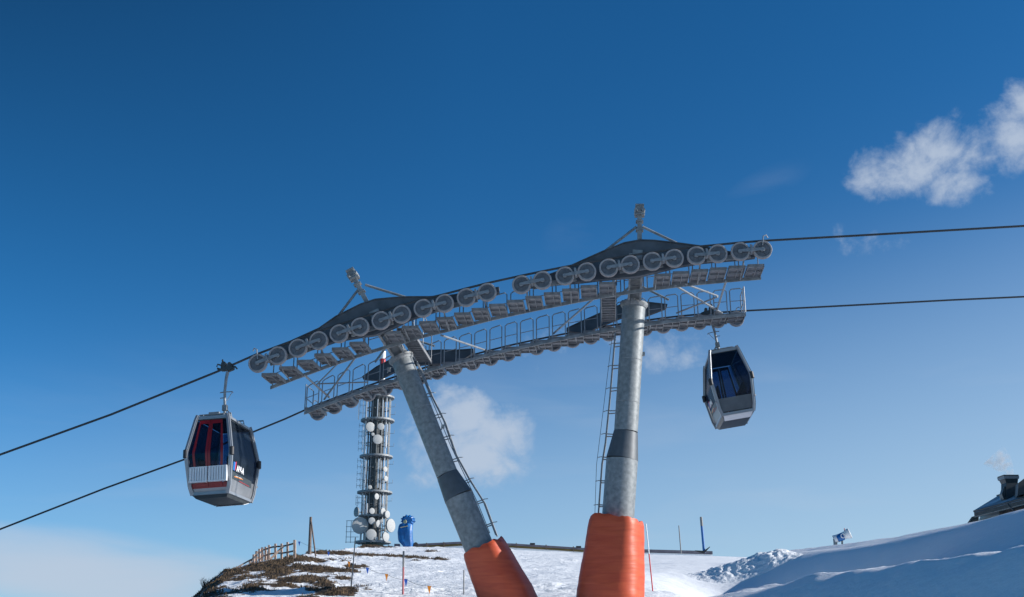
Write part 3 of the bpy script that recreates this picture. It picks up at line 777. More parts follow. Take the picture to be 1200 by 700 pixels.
# rope height there
za_, zb2 = sz(onp(255,435.5,0))[1], None
sA = sz(onp(255,435.5,0))[0]; 
g1.rotation_euler = (0, 0, gang)
zr = None
rp_ = rope_pts(0)
def rope_z(s, side=0):
    q = [sz(p) for p in rp_]; return float(np.interp(s, [a for a,_ in q], [b for _,b in q]))
s_n = sz(onp(262.5, 430, 0))[0]
g1.matrix_basis = Matrix.Translation(lt(s_n+.06, 0, rope_z(s_n+.06)-.05)) @ Matrix.Rotation(gang, 4, 'Z') @ Matrix.Rotation(math.radians(-3.4), 4, 'Y') @ Matrix.Translation((0,0,-3.63*.92)) @ Matrix.Diagonal((.87,.87,.92,1))
g2 = copy_tree(g1)
g2['label'] = 'pale framed gondola showing its large dark window, hanging right of the towers'
sw = math.radians(9.0)
s_f = sz(onp(832.5, 372, 6))[0]
Mx = Matrix.Translation(lt(s_f, 6, rope_z(s_f)-.0)) @ Matrix.Rotation(gang, 4, 'Z') @ Matrix.Rotation(-sw, 4, 'Y') @ Matrix.Rotation(math.pi, 4, 'Z') @ Matrix.Translation((0,0,-3.63*.94)) @ Matrix.Diagonal((.92,.92,.94,1))
g2.matrix_basis = Mx
# ------------------------------------------------------------------ telecom tower
YT = 150.0
def tp_(px, py, dy=0): return aty(px, py, YT+dy)
k_ = tp_(437,560).length/F/ (ray(437,560).length)   # metres per pixel
mpp = (YT*math.cos(TH)+tp_(437,560).z*math.sin(TH))/F
bc = tp_(436.5, 643); tz = lambda py: tp_(436.5, py).z
tr_ = empty('telecom_tower', (bc.x, bc.y, tz(652)), 'round telecom tower covered in white dishes, behind the leaning pylon', 'radio tower')
cx, cy = bc.x, bc.y
m_ = MB().lathe((cx,cy,0), ZUP, [(tz(655),1.5),(tz(637),1.5)], 28); m_.build('base_room', M['greendark'], tr_)
m_ = MB().lathe((cx,cy,0), ZUP, [(tz(637),.95),(tz(455),.8),(tz(454.9),0)], 20)
for k in range(8):
    a = k*math.pi/4; m_.tube([(cx+1.0*math.cos(a), cy+1.0*math.sin(a), tz(637)), (cx+.9*math.cos(a), cy+.9*math.sin(a), tz(456))], .09, 6)
m_.build('core', M['conc'], tr_)
for py, hw in ((466.5,19),(493.5,20),(535.8,19.5),(577.7,20.5),(605.7,18),(636,21)):
    z = tz(py); r = hw*mpp
    m_ = MB().lathe((cx,cy,z), ZUP, [(-.11,r*.45),(-.11,r),(.13,r),(.13,r-.08),(.02,r-.1),(.02,r*.45),(-.11,r*.45)], 40)
    for k in range(12):
        a = k*math.pi/6; m_.bar((cx+.8*math.cos(a), cy+.8*math.sin(a), z-.12), (cx+r*.98*math.cos(a), cy+r*.98*math.sin(a), z-.12), .08, .12)
    m_.build('platform', M['galv'], tr_)
for py, hw in ((480,15),(508,14),(521,15),(549.5,15),(564.5,15),(592,14),(621,15)):
    z = tz(py); r = hw*mpp
    m_ = MB().lathe((cx,cy,z), ZUP, [(-.05,r-.12),(-.05,r),(.05,r),(.05,r-.12),(-.05,r-.12)], 32)
    for k in range(6):
        a = k*math.pi/3+.3; m_.bar((cx+.8*math.cos(a), cy+.8*math.sin(a), z), (cx+r*.98*math.cos(a), cy+r*.98*math.sin(a), z), .06, .06)
    m_.build('ring', M['conc'], tr_)
# vertical aerial tubes
for (p0, p1, r, n, sd) in ((637,466,1.75,16,1),):
    for k in range(n):
        a = 2*math.pi*k/n+.1; c, s_ = math.cos(a)*r, math.sin(a)*r
        MB().tube([(cx+c, cy+s_, tz(p0)), (cx+c, cy+s_, tz(p1))], .055 if k % 3 else .10, 6).build('riser', (M['galv'], M['galv_light'], M['conc'], M['galv'], M['white'])[k % 5], tr_)
for k, (px, p0, p1, dy, w) in enumerate([(421,470,492,-1.6,.12),(426,470,490,-2,.1),(430,468,491,-2.1,.13),(443,468,490,-2.1,.1),(449,469,491,-1.8,.12),(453,497,525,-1.2,.26),(452,512,523,-1.3,.2),
     (424,540,573,-1.8,.1),(429,540,572,-2,.16),(444,538,572,-2,.18),(447,540,573,-1.9,.1),(419,581,603,-1.3,.1),(427,583,602,-1.9,.2),(430,590,603,-2.0,.22),(446,580,602,-1.9,.12),(451,580,600,-1.6,.12),(426,497,530,-1.9,.12),(429,505,532,-2,.1)]):
    a, b = tp_(px, p0, dy), tp_(px, p1, dy); b = V((a.x, a.y, b.z)); MB().bar(b, a, w, w, V((0,1,0))).build('panel_aerial', M['white'], tr_)
# outrigger dipoles on the left edge
for py in (470,476,485,500,507,512,520,527,541,548,556,563,570,584,590):
    a = tp_(424, py); m_ = MB(); x0 = cx-1.6; x1 = cx-2.5; z = tz(py)
    m_.tube([(x0, cy-.4, z), (x1, cy-.6, z)], .03, 5); m_.tube([(x1, cy-.6, z-.35), (x1, cy-.6, z+.35)], .025, 5); m_.tube([(x1+.4, cy-.5, z-.25), (x1+.4, cy-.5, z+.25)], .025, 5); m_.build('dipole', M['galv'], tr_)
for py in (478,487,509,524,545,567,588):
    z = tz(py); MB().tube([(cx+1.6, cy-.4, z), (cx+2.5, cy-.5, z+.02), (cx+2.5, cy-.5, z+.45)], .03, 5).build('dipole', M['galv'], tr_)
m_ = MB()
for x in (cx-3.0, cx-3.6):
    m_.tube([(x, cy-.6, tz(637)), (x, cy-.6, tz(611))], .04, 5)
for py in (611,618,624,630,636): m_.tube([(cx-3.7, cy-.6, tz(py)), (cx-1.9, cy-.6, tz(py))], .035, 5)
m_.build('side_ladder', M['galv'], tr_)
dl = [(422,616,9.3,9.6,0),(435.7,610.5,4,4,0),(435,626.6,6.5,6.3,0),(458,616,4.3,7.8,0),(452.3,629,3.2,5.8,0),(443.7,614,2.7,4.3,0),(436,599,3,3.5,0),(449,599.5,2.4,4.1,0),(454,603,2.4,4.4,0),(417.5,600,3.4,5.6,1),
      (451.5,550,2.2,3.3,0),(452.3,561,2,3.3,0),(433.5,571,2.2,2.4,0),(441.5,582,2.2,3.6,0),(434,500.5,5.2,5.8,0),(446.5,500,4.2,4.2,0),(442.5,515,5.6,5.8,0),(437,509,2,2,0),(441,631,2.0,2.0,0),(447,611,2,2.2,0)]
for (px, py, rx, ry, dk) in dl:
    c = tp_(px, py, -2.6+abs(px-436.5)*mpp*.35); r = ry*mpp; ca = min(1, rx/ry)*.98; th = math.acos(ca); sg_ = 1 if px > 430 else -1
    base_dir = V((sg_*math.sin(th), -math.cos(th), .0))
    if rx/ry > .9: base_dir = V((.36, -1, 0))
    nrm = base_dir.normalized()
    d_ = MB().lathe(c, nrm, [(-.45*r,.25*r),(-.42*r,.5*r),(-.2*r,r*.96),(0,r),(.06*r,r*.98)], 28).build('dish', M['galv'], tr_)
    MB().lathe(c+nrm*.06*r, nrm, [(0,r*.97),(.06*r,r*.8),(.10*r,r*.4),(.11*r,0)], 28).build('cover', M['galv'] if dk else M['radome'], d_)
    q = V((cx+(c.x-cx)*.55, cy+(c.y-cy)*.55, c.z)); MB().tube([c-nrm*.4*r, q], .07, 6).build('mount', M['galv'], d_)
m_ = MB().lathe((cx+.4,cy,0), ZUP, [(tz(456),.42),(tz(434),.42)], 16); m_.build('mast_foot', M['white'], tr_)
for i, (p0, p1, mm_, r) in enumerate([(434,421,'mast_red',.40),(421,412,'white',.40),(412,408,'white',.18)]):
    MB().lathe((cx+.4,cy,0), ZUP, [(tz(p0),r),(tz(p1),r),(tz(p1)+.001,0)], 16).build('mast_section', M[mm_], tr_)
MB().tube([(cx+.4,cy,tz(408)),(cx+.4,cy,tz(401))], .05, 5).build('aerial_tip', M['galv'], tr_)
# ------------------------------------------------------------------ blue covered snow cannon on the crest
yb = 100.; b0 = aty(477, 642, yb); k = yb/ math.cos(TH)/F*1.0
mp = (yb*math.cos(TH)+b0.z*math.sin(TH))/F
root = empty('covered_snow_cannon', b0-ZUP*.3, 'snow cannon shrouded in a blue tarpaulin, standing on the crest beside the telecom tower', 'snow cannon')
def ringpts(px, py, rx, ry, n=20, jag=0, sd=0):
    c = aty(px, py, yb); out = []
    for q in range(n):
        a = 2*math.pi*q/n; j = 1+.05*math.sin(a*3+sd)+.05*random.Random(q*7+int(sd)//2).random()
        sq = 1+.22*abs(math.sin(2*a))
        out.append(c+V((math.cos(a)*rx*mp*j*sq, math.sin(a)*ry*mp*j*sq, 0)))
    return out
lvl = [(479,643,4.6,5),(478,640,5.4,6),(476,635,7.8,7),(475.4,632,7.6,7),(475,624,7.9,7),(475.6,617,7.6,7),(476,614.5,7.0,6),(477,613,4,4)]
vs = [p for i, l_ in enumerate(lvl) for p in ringpts(*l_, sd=i)]; n = 20
fs = [(i*n+q, i*n+(q+1)%n, (i+1)*n+(q+1)%n, (i+1)*n+q) for i in range(len(lvl)-1) for q in range(n)]; fs.append(tuple((len(lvl)-1)*n+q for q in range(n)))
m_ = MB(); m_.add(vs, fs); m_.build('tarpaulin', M['blue'], root, 25)
c = aty(478.5, 610, yb); m_ = MB(); n = 24; vs = []; fs = []
for i, (h, r) in enumerate([(-9,5.5),(-7,7),(-5,8.6),(3,8.3),(5,6.5),(7,4)]):
    for q in range(n):
        a = 2*math.pi*q/n; rr = r*(1+(.12 if i in (1,2) else .04)*((q % 2)*2-1)*(.4+1.1*random.Random(q*3+1).random()))*mp
        vs.append(c+V((math.cos(a)*rr*.95, h*mp*.7, math.sin(a)*rr*.68)))
for i in range(5):
    for q in range(n): fs.append((i*n+q, i*n+(q+1)%n, (i+1)*n+(q+1)%n, (i+1)*n+q))
fs += [tuple(range(n)), tuple(5*n+q for q in range(n))]
m_.add(vs, fs); m_.build('fan_cover', M['blue'], root, 25)
M['yellowish'] = mat('faded_logo', (.55,.5,.28), .6, 0, .1, 5)
cc = aty(474.6, 611.5, yb-.62)
MB().lathe(cc, (-.3,-1,.1), [(0,2.2*mp),(.03,2.0*mp),(.04,0)], 12).build('badge', M['yellowish'], root)
MB().bar(aty(469,618.5,yb-.75), aty(478,616.5,yb-.75), .04, .06).build('strap', M['yellowish'], root)
MB().box(aty(465.5,641,yb), 6*mp, .9, 6*mp).build('control_box', M['slate'], root)
m_ = MB(); m_.lathe(aty(487,638.5,yb), (.2,-1,0), [(-.3,0),(-.3,.22),(.1,.22),(.1,0)], 12); m_.build('coupling', M['black'], root)
# ------------------------------------------------------------------ low barrier along the crest
pts = [(487,637.5),(540,634.8),(600,637),(650,640),(690,642.6),(760,644),(835,646)]
A = [aty(px, py, 108) for px, py in pts]; mq = 108/F*1.0
root = empty('crest_barrier', A[0]-ZUP*.6, 'long low barrier with grey top and brown boards running along the snowy crest', 'barrier')
def lowers(f): return [p-ZUP*(mq*f) for p in A]
MB().strip(A, lowers(2.3), V((0,.5,0))).build('capping', M['slate'], root)
MB().strip([p-ZUP*(mq*2.3)+V((0,.03,0)) for p in A[:5]], [p-ZUP*(mq*(4.6 if i else 5))+V((0,.03,0)) for i, p in enumerate(A[:5])], V((0,.4,0))).build('boarding', M['mustard'], root)
MB().strip([p-ZUP*(mq*2.3)+V((0,.03,0)) for p in A[4:]], [p-ZUP*(mq*3.6)+V((0,.03,0)) for p in A[4:]], V((0,.4,0))).build('boarding', M['slate'], root)
MB().strip([p-ZUP*(mq*(4.4 if i < 4 else 3.4))+V((0,.15,0)) for i, p in enumerate(A)], [p-ZUP*(mq*18)+V((0,.15,0)) for p in A], V((0,.6,0))).build('snowy_footing', M['snow'], root)
for px, py in [(500,637.3),(520,636.3),(560,636),(605,637.5),(640,639.5),(672,641.6),(730,644)]:
    c = aty(px, py+2.0, 107.9); MB().box(c, .1, .14, .5).build('post', M['wood_dark'], root)
for px, py in [(624,637.5),(678,641)]:
    c = aty(px, py, 107.9); MB().box(c, .5, .16, .16).build('bracket', M['black'], root)
# snow verge beneath it stays terrain
# ------------------------------------------------------------------ wooden fence on the left knoll
fp = [(292.8,657.7,665.5,53.2),(297.3,650,664.5,53.4),(300.5,646,663.5,53.6),(304,643.4,663.5,53.8),(307.3,641.6,663,54),(311.3,641,662,54.2),(315.3,639,661,54),(322.7,637.3,661,53.6),(330,637.3,661,53.2),(337,635.5,661,52.8),(345.3,633,660,52.3)]
root = empty('wooden_fence', aty(320,668,53.5), 'pale wooden post and rail fence on the brown knoll', 'fence')
tops = []
for i, (px, p0, p1, yd) in enumerate(fp):
    a, b = aty(px, p0, yd), aty(px, p1+2.5, yd); a = V((b.x+(a.x-b.x)*1, b.y, a.z)); w = .10 if i < 10 else .115
    MB().obox((a+b)/2, V((w/2,0,0)), V((0,w/2,0)), (a-b)/2).build('post', M['wood'], root); tops.append((a, b))
for f in (.12, .42, .72):
    pts = [a.lerp(b, f)+V((0,.07,0)) for a, b in tops]
    m_ = MB()
    for a, b in zip(pts[:-1], pts[1:]): m_.bar(a, b, .035, .075)
    m_.build('rail', M['wood_dark'], root)
MB().bar(aty(332,640.5,52.6), aty(306,666,52.4), .05, .10).build('diagonal_brace', M['wood'], root)
m_ = MB()
for i in (1,2,3,4):
    a, b = tops[i]; m_.box(a.lerp(b, .5)+V((.04,1.1,-.1)), .09, .09, 1.0)
m_.build('rear_post', M['wood_dark'], root)
root2 = empty('handrail', aty(254,682,50), 'dark sloping handrail running down left from the wooden fence', 'handrail')
pa, pb = aty(294,656,53), aty(253,679,50.5)
MB().tube([pa, pb], .035, 6).build('rail', M['wood_dark'], root2); MB().tube([aty(294,663,53), aty(256,684,50.6)], .03, 6).build('rail', M['wood_dark'], root2)
for px, p0, p1 in ((272.5,666,674),(254.5,677,688)):
    MB().tube([aty(px,p0,51.6), aty(px,p1,51.6)], .045, 6).build('post', M['wood'], root2)
# bare shrub
m_ = MB(); b0 = aty(240, 694, 48); rs = random.Random(4)
for k in range(46):
    a = rs.uniform(0, 6.28); l = rs.uniform(.25, .62); tip = b0+V((math.cos(a)*l*.55, math.sin(a)*l*.4, l)); mid = b0.lerp(tip, .5)+V((rs.uniform(-.05,.05),0,0))
    m_.tube([b0, mid, tip], [.012,.008,.004], 4)
    for j in range(3):
        q = mid.lerp(tip, rs.uniform(0,.8)); m_.tube([q, q+V((rs.uniform(-.12,.12), rs.uniform(-.1,.1), rs.uniform(.03,.14)))], [.006,.003], 3)
o = m_.build('bare_shrub', M['twig']); rebase(o, b0); tag(o, 'small leafless shrub at the left edge of the knoll', 'shrub')
# pole with slanted stay
root = empty('wooden_pole', aty(363,650,60), 'weathered wooden pole with a slanted stay beside the fence', 'pole')
MB().tube([aty(362.6,653,60), aty(364.2,606,60)], [.10,.07], 8).build('shaft', M['wood_dark'], root)
MB().tube([aty(372,668,57), aty(364.8,612,59.8)], .045, 6).build('stay', M['wood_dark'], root)
# marker poles
def marker(p0, p1, y, r, m, label, cat='marker pole', parts=None, group=None):
    y = (hit(p0[0], min(p0[1], 697)) or y); p0 = (p0[0]+(p0[0]-p1[0])/(p0[1]-p1[1])*2, p0[1]+2)
    a, b = aty(*p0, y), aty(*p1, y)
    root = empty('marker_pole', a, label, cat, group)
    if parts is None: MB().tube([a, b], [r, r*.8], 8).build('shaft', M[m], root)
    else:
        for (f0, f1, mm_) in parts: MB().tube([a.lerp(b, f0), a.lerp(b, f1)], [r, r*.95], 8).build('shaft', M[mm_], root)
    return root
marker((411,693),(416.5,630), 42, .022, 'grey', 'thin dark leaning marker pole below the telecom tower')
marker((472,712),(473,646), 36, .03, 'pink', 'pink marker pole with a dark upper end in the snow', parts=((0,.72,'pink'),(.72,1,'grey')))
marker((543.3,712),(543.6,668), 34, .022, 'grey', 'grey marker pole close to the left orange pad')
marker((765,693),(757,614), 27.5, .022, 'redw', 'red marker pole with white upper half leaning on the right orange pad', parts=((0,.56,'redw'),(.56,1,'white')))
marker((798,647),(795.5,616), 75, .045, 'grey', 'thin grey pole on the crest right of the orange pads')
# blue pole with its dark wings
root = marker((825,646),(821.5,606), 62, .08, 'bluep', 'blue pole with grey tip and black fins at its foot, left of the snow heap', parts=((0,.74,'bluep'),(.74,1,'grey')))
m_ = MB()
for s_, tipx, tipy in ((-1,814.5,645.5),(1,832,641)):
    c = aty(825,647.5,61.9); tip = aty(tipx, tipy, 61.9)
    m_.prism([c+ZUP*.09, tip+ZUP*.02, tip-ZUP*.02, c-ZUP*.07], V((0,.12,0)))
m_.build('fin', M['black'], root)
# pennant line
fl = [(350.7,638,57,'b'),(385,649.8,52,'b'),(409,661.4,48,'o'),(430.6,668.6,45,'b'),(453,676,42.5,'o'),(475.6,682,40,'b'),(503,690,37.5,'o'),(532,695.8,35.5,'b'),(556.7,697.5,34,'o'),(645,696.5,33,'b')]
desc = ['beside the wooden pole', 'on the brown crest', 'left of the thin leaning marker', 'just right of the thin leaning marker', 'between the leaning and the pink marker poles', 'touching the pink marker pole', 'right of the pink marker pole', 'left of the grey marker pole', 'against the left orange pad', 'between the two orange pads']
fl = [(px, py, max(hit(px, min(py+7, 699)) or y, 34.5 if px > 520 else 0), c) for px, py, y, c in fl]
sp = [aty(px, py-3.2, y) for px, py, y, c in fl]
sg = []
for a, b in zip(sp[:-1], sp[1:]):
    for q in range(4): f = q/4; sg.append(a.lerp(b, f)-ZUP*.25*f*(1-f))
sg.append(sp[-1]); o = MB().tube(sg, .006, 4).build('pennant_line', M['grey']); rebase(o, sp[0]); tag(o, 'thin cord strung with pennants across the snow', 'cord')
for i, (px, py, y, c) in enumerate(fl):
    p = sp[i]; w = .06
    m_ = MB().prism([p+V((-w,0,0)), p+V((w,.01,0)), p+V((.01,.03,-.24))], V((0,.004,0)))
    o = m_.build('pennant', M['bluef' if c == 'b' else 'orangef']); rebase(o, p)
    tag(o, ('blue' if c == 'b' else 'orange')+' triangular pennant '+desc[i], 'pennant', 'pennants on the cord across the snow')
# ------------------------------------------------------------------ fan snow gun on the ridge
ys_ = 58.; c0 = aty(987, 629, ys_); ms = .86*(ys_*math.cos(TH)+c0.z*math.sin(TH))/F
root = empty('snow_gun', aty(986,640,ys_), 'white and blue snow gun barrel resting on the sunlit ridge', 'snow gun')
ax_ = V((.93,-.30,.36)).normalized(); c_ = aty(978.5, 632, ys_)
m_ = MB().lathe(c_, ax_, [(-.04,5.5*ms),(.0,5.6*ms),(.10,5.0*ms),(.30,4.7*ms),(.62,5.2*ms),(.70,6.6*ms),(.84,6.8*ms),(.86,6.0*ms),(.80,5.4*ms),(.5,4.6*ms)], 28); m_.build('barrel', M['white'], root)
MB().lathe(c_, ax_, [(.50,4.6*ms),(.50,0)], 24).build('fan', M['black'], root)
MB().lathe(c_+ax_*.84, ax_, [(-.02,6.05*ms),(.02,6.1*ms),(.02,5.3*ms),(-.02,5.3*ms)], 28).build('nozzle_ring', M['dark'], root)
MB().lathe(c_-V((0,.012,.02)), ax_, [(.12,4.95*ms),(.16,5.0*ms),(.44,5.2*ms),(.48,4.9*ms)], 28).build('blue_band', M['bluep'], root)
m_ = MB(); m_.lathe(c_-V((.02,.30,.0))+ax_*.38, V((0,-1,0)), [(-.02,3.3*ms),(.03,3.1*ms),(.03,2.3*ms)], 20); m_.build('badge', M['white'], root)
m_ = MB(); m_.box(c_-ZUP*.1+V((.0,0,-.12)), .12, .3, .5); m_.tube([c_+ax_*.4, c_+ax_*.35-ZUP*.6], .05, 8); m_.build('cradle', M['galv'], root)
MB().tube([c_+ax_*.56+ZUP*.2, c_+ax_*.56+ZUP*.36], .02, 6).build('sensor', M['redw'], root)
MB().lathe(c_-ax_*.06, ax_, [(0,0),(0,5.2*ms),(.04,5.5*ms)], 24).build('back_grille', M['galv_light'], root)
# ------------------------------------------------------------------ chalet on the right
YH = 60.; KH = YH/40
def hp(px, py, y=YH): return aty(px, py, y)
def level(px, py, z): q = ray(px, py); return q*(z/q.z)
def onplane(px, py, p0, n_): q = ray(px, py); return q*(p0.dot(n_)/q.dot(n_))
eL = hp(1141,598.5); eR = level(1330, 548, eL.z)
root = empty('chalet', hp(1200,640), 'chalet with dark snow dusted roof and smoking chimney behind the right snow bank', 'house')
# roof: front slope from the eave up to the ridge, hipped on the left
rl = hp(1235,541,YH+4.5); rr_ = rl+(eR-eL)
NR = (eR-eL).cross(rl-eL).normalized(); dE = (eR-eL).normalized(); NW = V((dE.y, -dE.x, 0)); NW = -NW if NW.y > 0 else NW
eB = hp(1166,583.5,YH+6)
th_ = ZUP*(-.13)
m_ = MB()
def slab(pts, t=th_): m_.prism(pts, t)
DB = (rl-eL).dot(-NW); bL = eL-NW*(2*DB); bR = eR-NW*(2*DB)
slab([eL, eR, rr_, rl]); slab([rl, rr_, bR, bL]); slab([eL+V((-.002,.002,0)), rl, bL])
m_.build('roof', M['roof'], root)
# snow guard line on the roof
g0, g1_ = eL.lerp(rl, .27), eR.lerp(rr_, .27)
MB().bar(g0+V((0,-.03,.04)), g1_+V((0,-.03,.04)), .05, .07).build('snow_guard', M['dark'], root)
gut = MB().tube([eL+V((0,-.05,-.05)), eR+V((0,-.05,-.05))], .06, 8); gut.build('gutter', M['dark'], root)
MB().tube([eL.lerp(eR,.255)+V((0,-.05,-.06)), eL.lerp(eR,.27)+V((0,.1,-.25)), eL.lerp(eR,.31)+V((0,.3,-.48)), eL.lerp(eR,.32)+V((0,.3,-1.4))], .045, 6).build('downpipe', M['dark'], root)
MB().strip([eL-ZUP*.14+V((.02,0,0)), eR-ZUP*.14], [eL+V((.02,0,-.36)), eR-ZUP*.36], V((0,.05,0))).build('fascia', M['wood_dark'], root)
MB().prism([eL+V((0,.02,-.37)), eR+V((0,.02,-.37)), eR+V((0,.62,-.37)), eL+V((.12,.62,-.37))], ZUP*.04).build('soffit', M['wood'], root)
# slanted left gable bracket and walls
wl0 = hp(1135,614,YH+.3); 
m_ = MB().prism([eL+V((.0,.08,-.3)), eL+V((.28,.08,-.3)), hp(1147,613,YH+.1), wl0], V((0,.3,0))); m_.build('corner_buttress', M['brown'], root)
w0 = eL-NW*.75; w0.z = 0; wp = w0+dE*.35; wq = w0+dE*(eR-eL).length
zt = eL.z-.14; zb_ = eL.z-4.5
m_ = MB().prism([V((wp.x, wp.y, zt)), V((wq.x, wq.y, zt)), V((wq.x, wq.y, zb_)), V((wp.x, wp.y, zb_))], -NW*(2*DB-1.5))
m_.prism([eR-NW*.75-dE*.3-ZUP*.14, rr_-dE*.3-ZUP*.16, bR+NW*.75-dE*.3-ZUP*.14], -dE*.2); m_.build('wall', M['brown'], root)
pw = wp+NW*.06
m_ = MB().prism([onplane(px, py, pw, NW) for px, py in ((1149.5,601),(1170,595),(1171.5,613),(1146,615))], -NW*.05); m_.build('wall_panel', M['beige'], root)
# chimneys
def chim(px, py0, py1, w, y, lab):
    a, b = hp(px, py0, y), hp(px, py1, y)
    w = w*KH; st_ = MB().obox((a+b)/2, V((w/2,0,0)), V((0,w/2,0)), (a-b)/2+V((.0,0,0))).build('chimney', M['dark'], root)
    return a, st_
YC = onplane(1183, 584, eL, NR).y+.3
a, st_ = chim(1183, 567, 588, .42, YC, '')
q = a
MB().add([q+KH*V((x*.20,y*.20,-.02)) for x,y in ((-1,-1),(1,-1),(1,1),(-1,1))]+[q+KH*V((x*.27-.02,y*.27,.28)) for x,y in ((-1,-1),(1,-1),(1,1),(-1,1))], [(0,1,5,4),(1,2,6,5),(2,3,7,6),(3,0,4,7),(4,5,6,7),(0,3,2,1)]).build('chimney_cap', M['dark'], st_)
MB().add([q+KH*V((x*.262-.012,y*.262,.14)) for x,y in ((-1,-1),(1,-1),(1,1),(-1,1))]+[q+KH*V((x*.275-.016,y*.275,.24)) for x,y in ((-1,-1),(1,-1),(1,1),(-1,1))], [(0,1,5,4),(1,2,6,5),(2,3,7,6),(3,0,4,7),(4,5,6,7),(0,3,2,1)]).build('cap_band', M['galv_light'], st_)
YD = onplane(1181, 584, eL, NR).y-.35
MB().prism([hp(1174,579,YD), hp(1177,570,YD), hp(1184,572.5,YD), hp(1191,574,YD), hp(1187,581,YD), hp(1176,585,YD)], V((.3,1.0,.05))).build('roof_dormer', M['dark'], root)
YD = onplane(1203, 580, eL, NR).y-.35
MB().prism([hp(1192.5,581,YD), hp(1193.5,566,YD), hp(1200,561,YD), hp(1216,560,YD), hp(1216,575,YD)], V((.4,1.2,.05))).build('roof_dormer', M['dark'], root)
# smoke
sm = MB().tube([hp(1184,559,YC), hp(1180,550,YC), hp(1173,541,YC+.1), hp(1164,533,YC+.2)], [.2,.38,.6,.75], 20)
m, nt, b = newmat('chimney_smoke'); nt.nodes.remove(b); N = nt.nodes; K = nt.links
pv = N.new('ShaderNodeVolumePrincipled'); pv.inputs['Color'].default_value = (.95,.96,1,1); pv.inputs['Anisotropy'].default_value = .2
tc = N.new('ShaderNodeTexCoord'); no = N.new('ShaderNodeTexNoise'); no.inputs['Scale'].default_value = 3.2; no.inputs['Detail'].default_value = 5
K.new(tc.outputs['Object'], no.inputs['Vector'])
mr = N.new('ShaderNodeMapRange'); mr.inputs['From Min'].default_value = .46; mr.inputs['From Max'].default_value = .75; mr.inputs['To Max'].default_value = 4.5
K.new(no.outputs['Fac'], mr.inputs['Value'])
sx_ = N.new('ShaderNodeSeparateXYZ'); K.new(tc.outputs['Generated'], sx_.inputs[0])
fd = N.new('ShaderNodeMapRange'); fd.inputs['From Min'].default_value = 1.0; fd.inputs['From Max'].default_value = .1; K.new(sx_.outputs['Z'], fd.inputs['Value'])
mu = N.new('ShaderNodeMath'); mu.operation = 'MULTIPLY'; K.new(mr.outputs[0], mu.inputs[0]); K.new(fd.outputs[0], mu.inputs[1]); K.new(mu.outputs[0], pv.inputs['Density'])
K.new(pv.outputs[0], N['Material Output'].inputs['Volume'])
o = sm.build('smoke', m); rebase(o, hp(1184,559,YC)); tag(o, 'faint wisp of pale smoke rising from the chalet chimney', 'smoke', kind='stuff')
# ------------------------------------------------------------------ light and sky
SUN_EL = math.radians(21.5); SUN_AZ = math.radians(-3.7)    # azimuth counted from +x towards +y
sd = V((math.cos(SUN_EL)*math.cos(SUN_AZ), math.cos(SUN_EL)*math.sin(SUN_AZ), math.sin(SUN_EL)))
sl = bpy.data.lights.new('sun', 'SUN'); sl.energy = 5.0; sl.angle = math.radians(.5); sl.color = (1, .96, .91)
so = bpy.data.objects.new('sun', sl); COL.objects.link(so); so.rotation_euler = sd.to_track_quat('Z', 'Y').to_euler(); so.location = (40, 10, 30)
w = bpy.data.worlds.new('World'); bpy.context.scene.world = w; w.use_nodes = True; nt = w.node_tree; N = nt.nodes; K = nt.links
bg = N['Background']
sky = N.new('ShaderNodeTexSky'); sky.sky_type = 'NISHITA'; sky.sun_disc = False; sky.sun_elevation = SUN_EL
sky.sun_rotation = math.pi/2-SUN_AZ; sky.altitude = 2200; sky.air_density = 1.0; sky.dust_density = .3; sky.ozone_density = 3.0
tc = N.new('ShaderNodeTexCoord')
def mth(op, a, b=None, c=None, clamp=False):
    n_ = N.new('ShaderNodeMath'); n_.operation = op; n_.use_clamp = clamp
    for i, v_ in enumerate((a, b, c)):
        if v_ is None: continue
        if isinstance(v_, (int, float)): n_.inputs[i].default_value = v_
        else: K.new(v_, n_.inputs[i])
    return n_.outputs[0]
sp_ = N.new('ShaderNodeSeparateXYZ'); K.new(tc.outputs['Generated'], sp_.inputs[0])
az = mth('ARCTAN2', sp_.outputs['X'], sp_.outputs['Y']); el = mth('ARCSINE', sp_.outputs['Z'])
def azel(px, py): r = ray(px, py).normalized(); return math.atan2(r.x, r.y), math.asin(r.z)
cb = N.new('ShaderNodeCombineXYZ'); K.new(mth('MULTIPLY', az, 1.0), cb.inputs[0]); K.new(el, cb.inputs[1])
def noise(scale, detail, rough, sx=1, sy=1, dist=0., off=0.):
    mp_ = N.new('ShaderNodeMapping'); mp_.inputs['Scale'].default_value = (sx, sy, 1); mp_.inputs['Location'].default_value = (off, off*.7, 0); K.new(cb.outputs[0], mp_.inputs['Vector'])
    n_ = N.new('ShaderNodeTexNoise'); n_.inputs['Scale'].default_value = scale; n_.inputs['Detail'].default_value = detail; n_.inputs['Roughness'].default_value = rough; n_.inputs['Distortion'].default_value = dist
    K.new(mp_.outputs[0], n_.inputs['Vector']); return n_.outputs['Fac']
nA = noise(19, 10, .60, 1, 1.25, .35); nW = noise(9, 7, .5, .5, 2.6, .3, 3.1); nB = noise(70, 8, .6, 1, 1, .3, 7.)
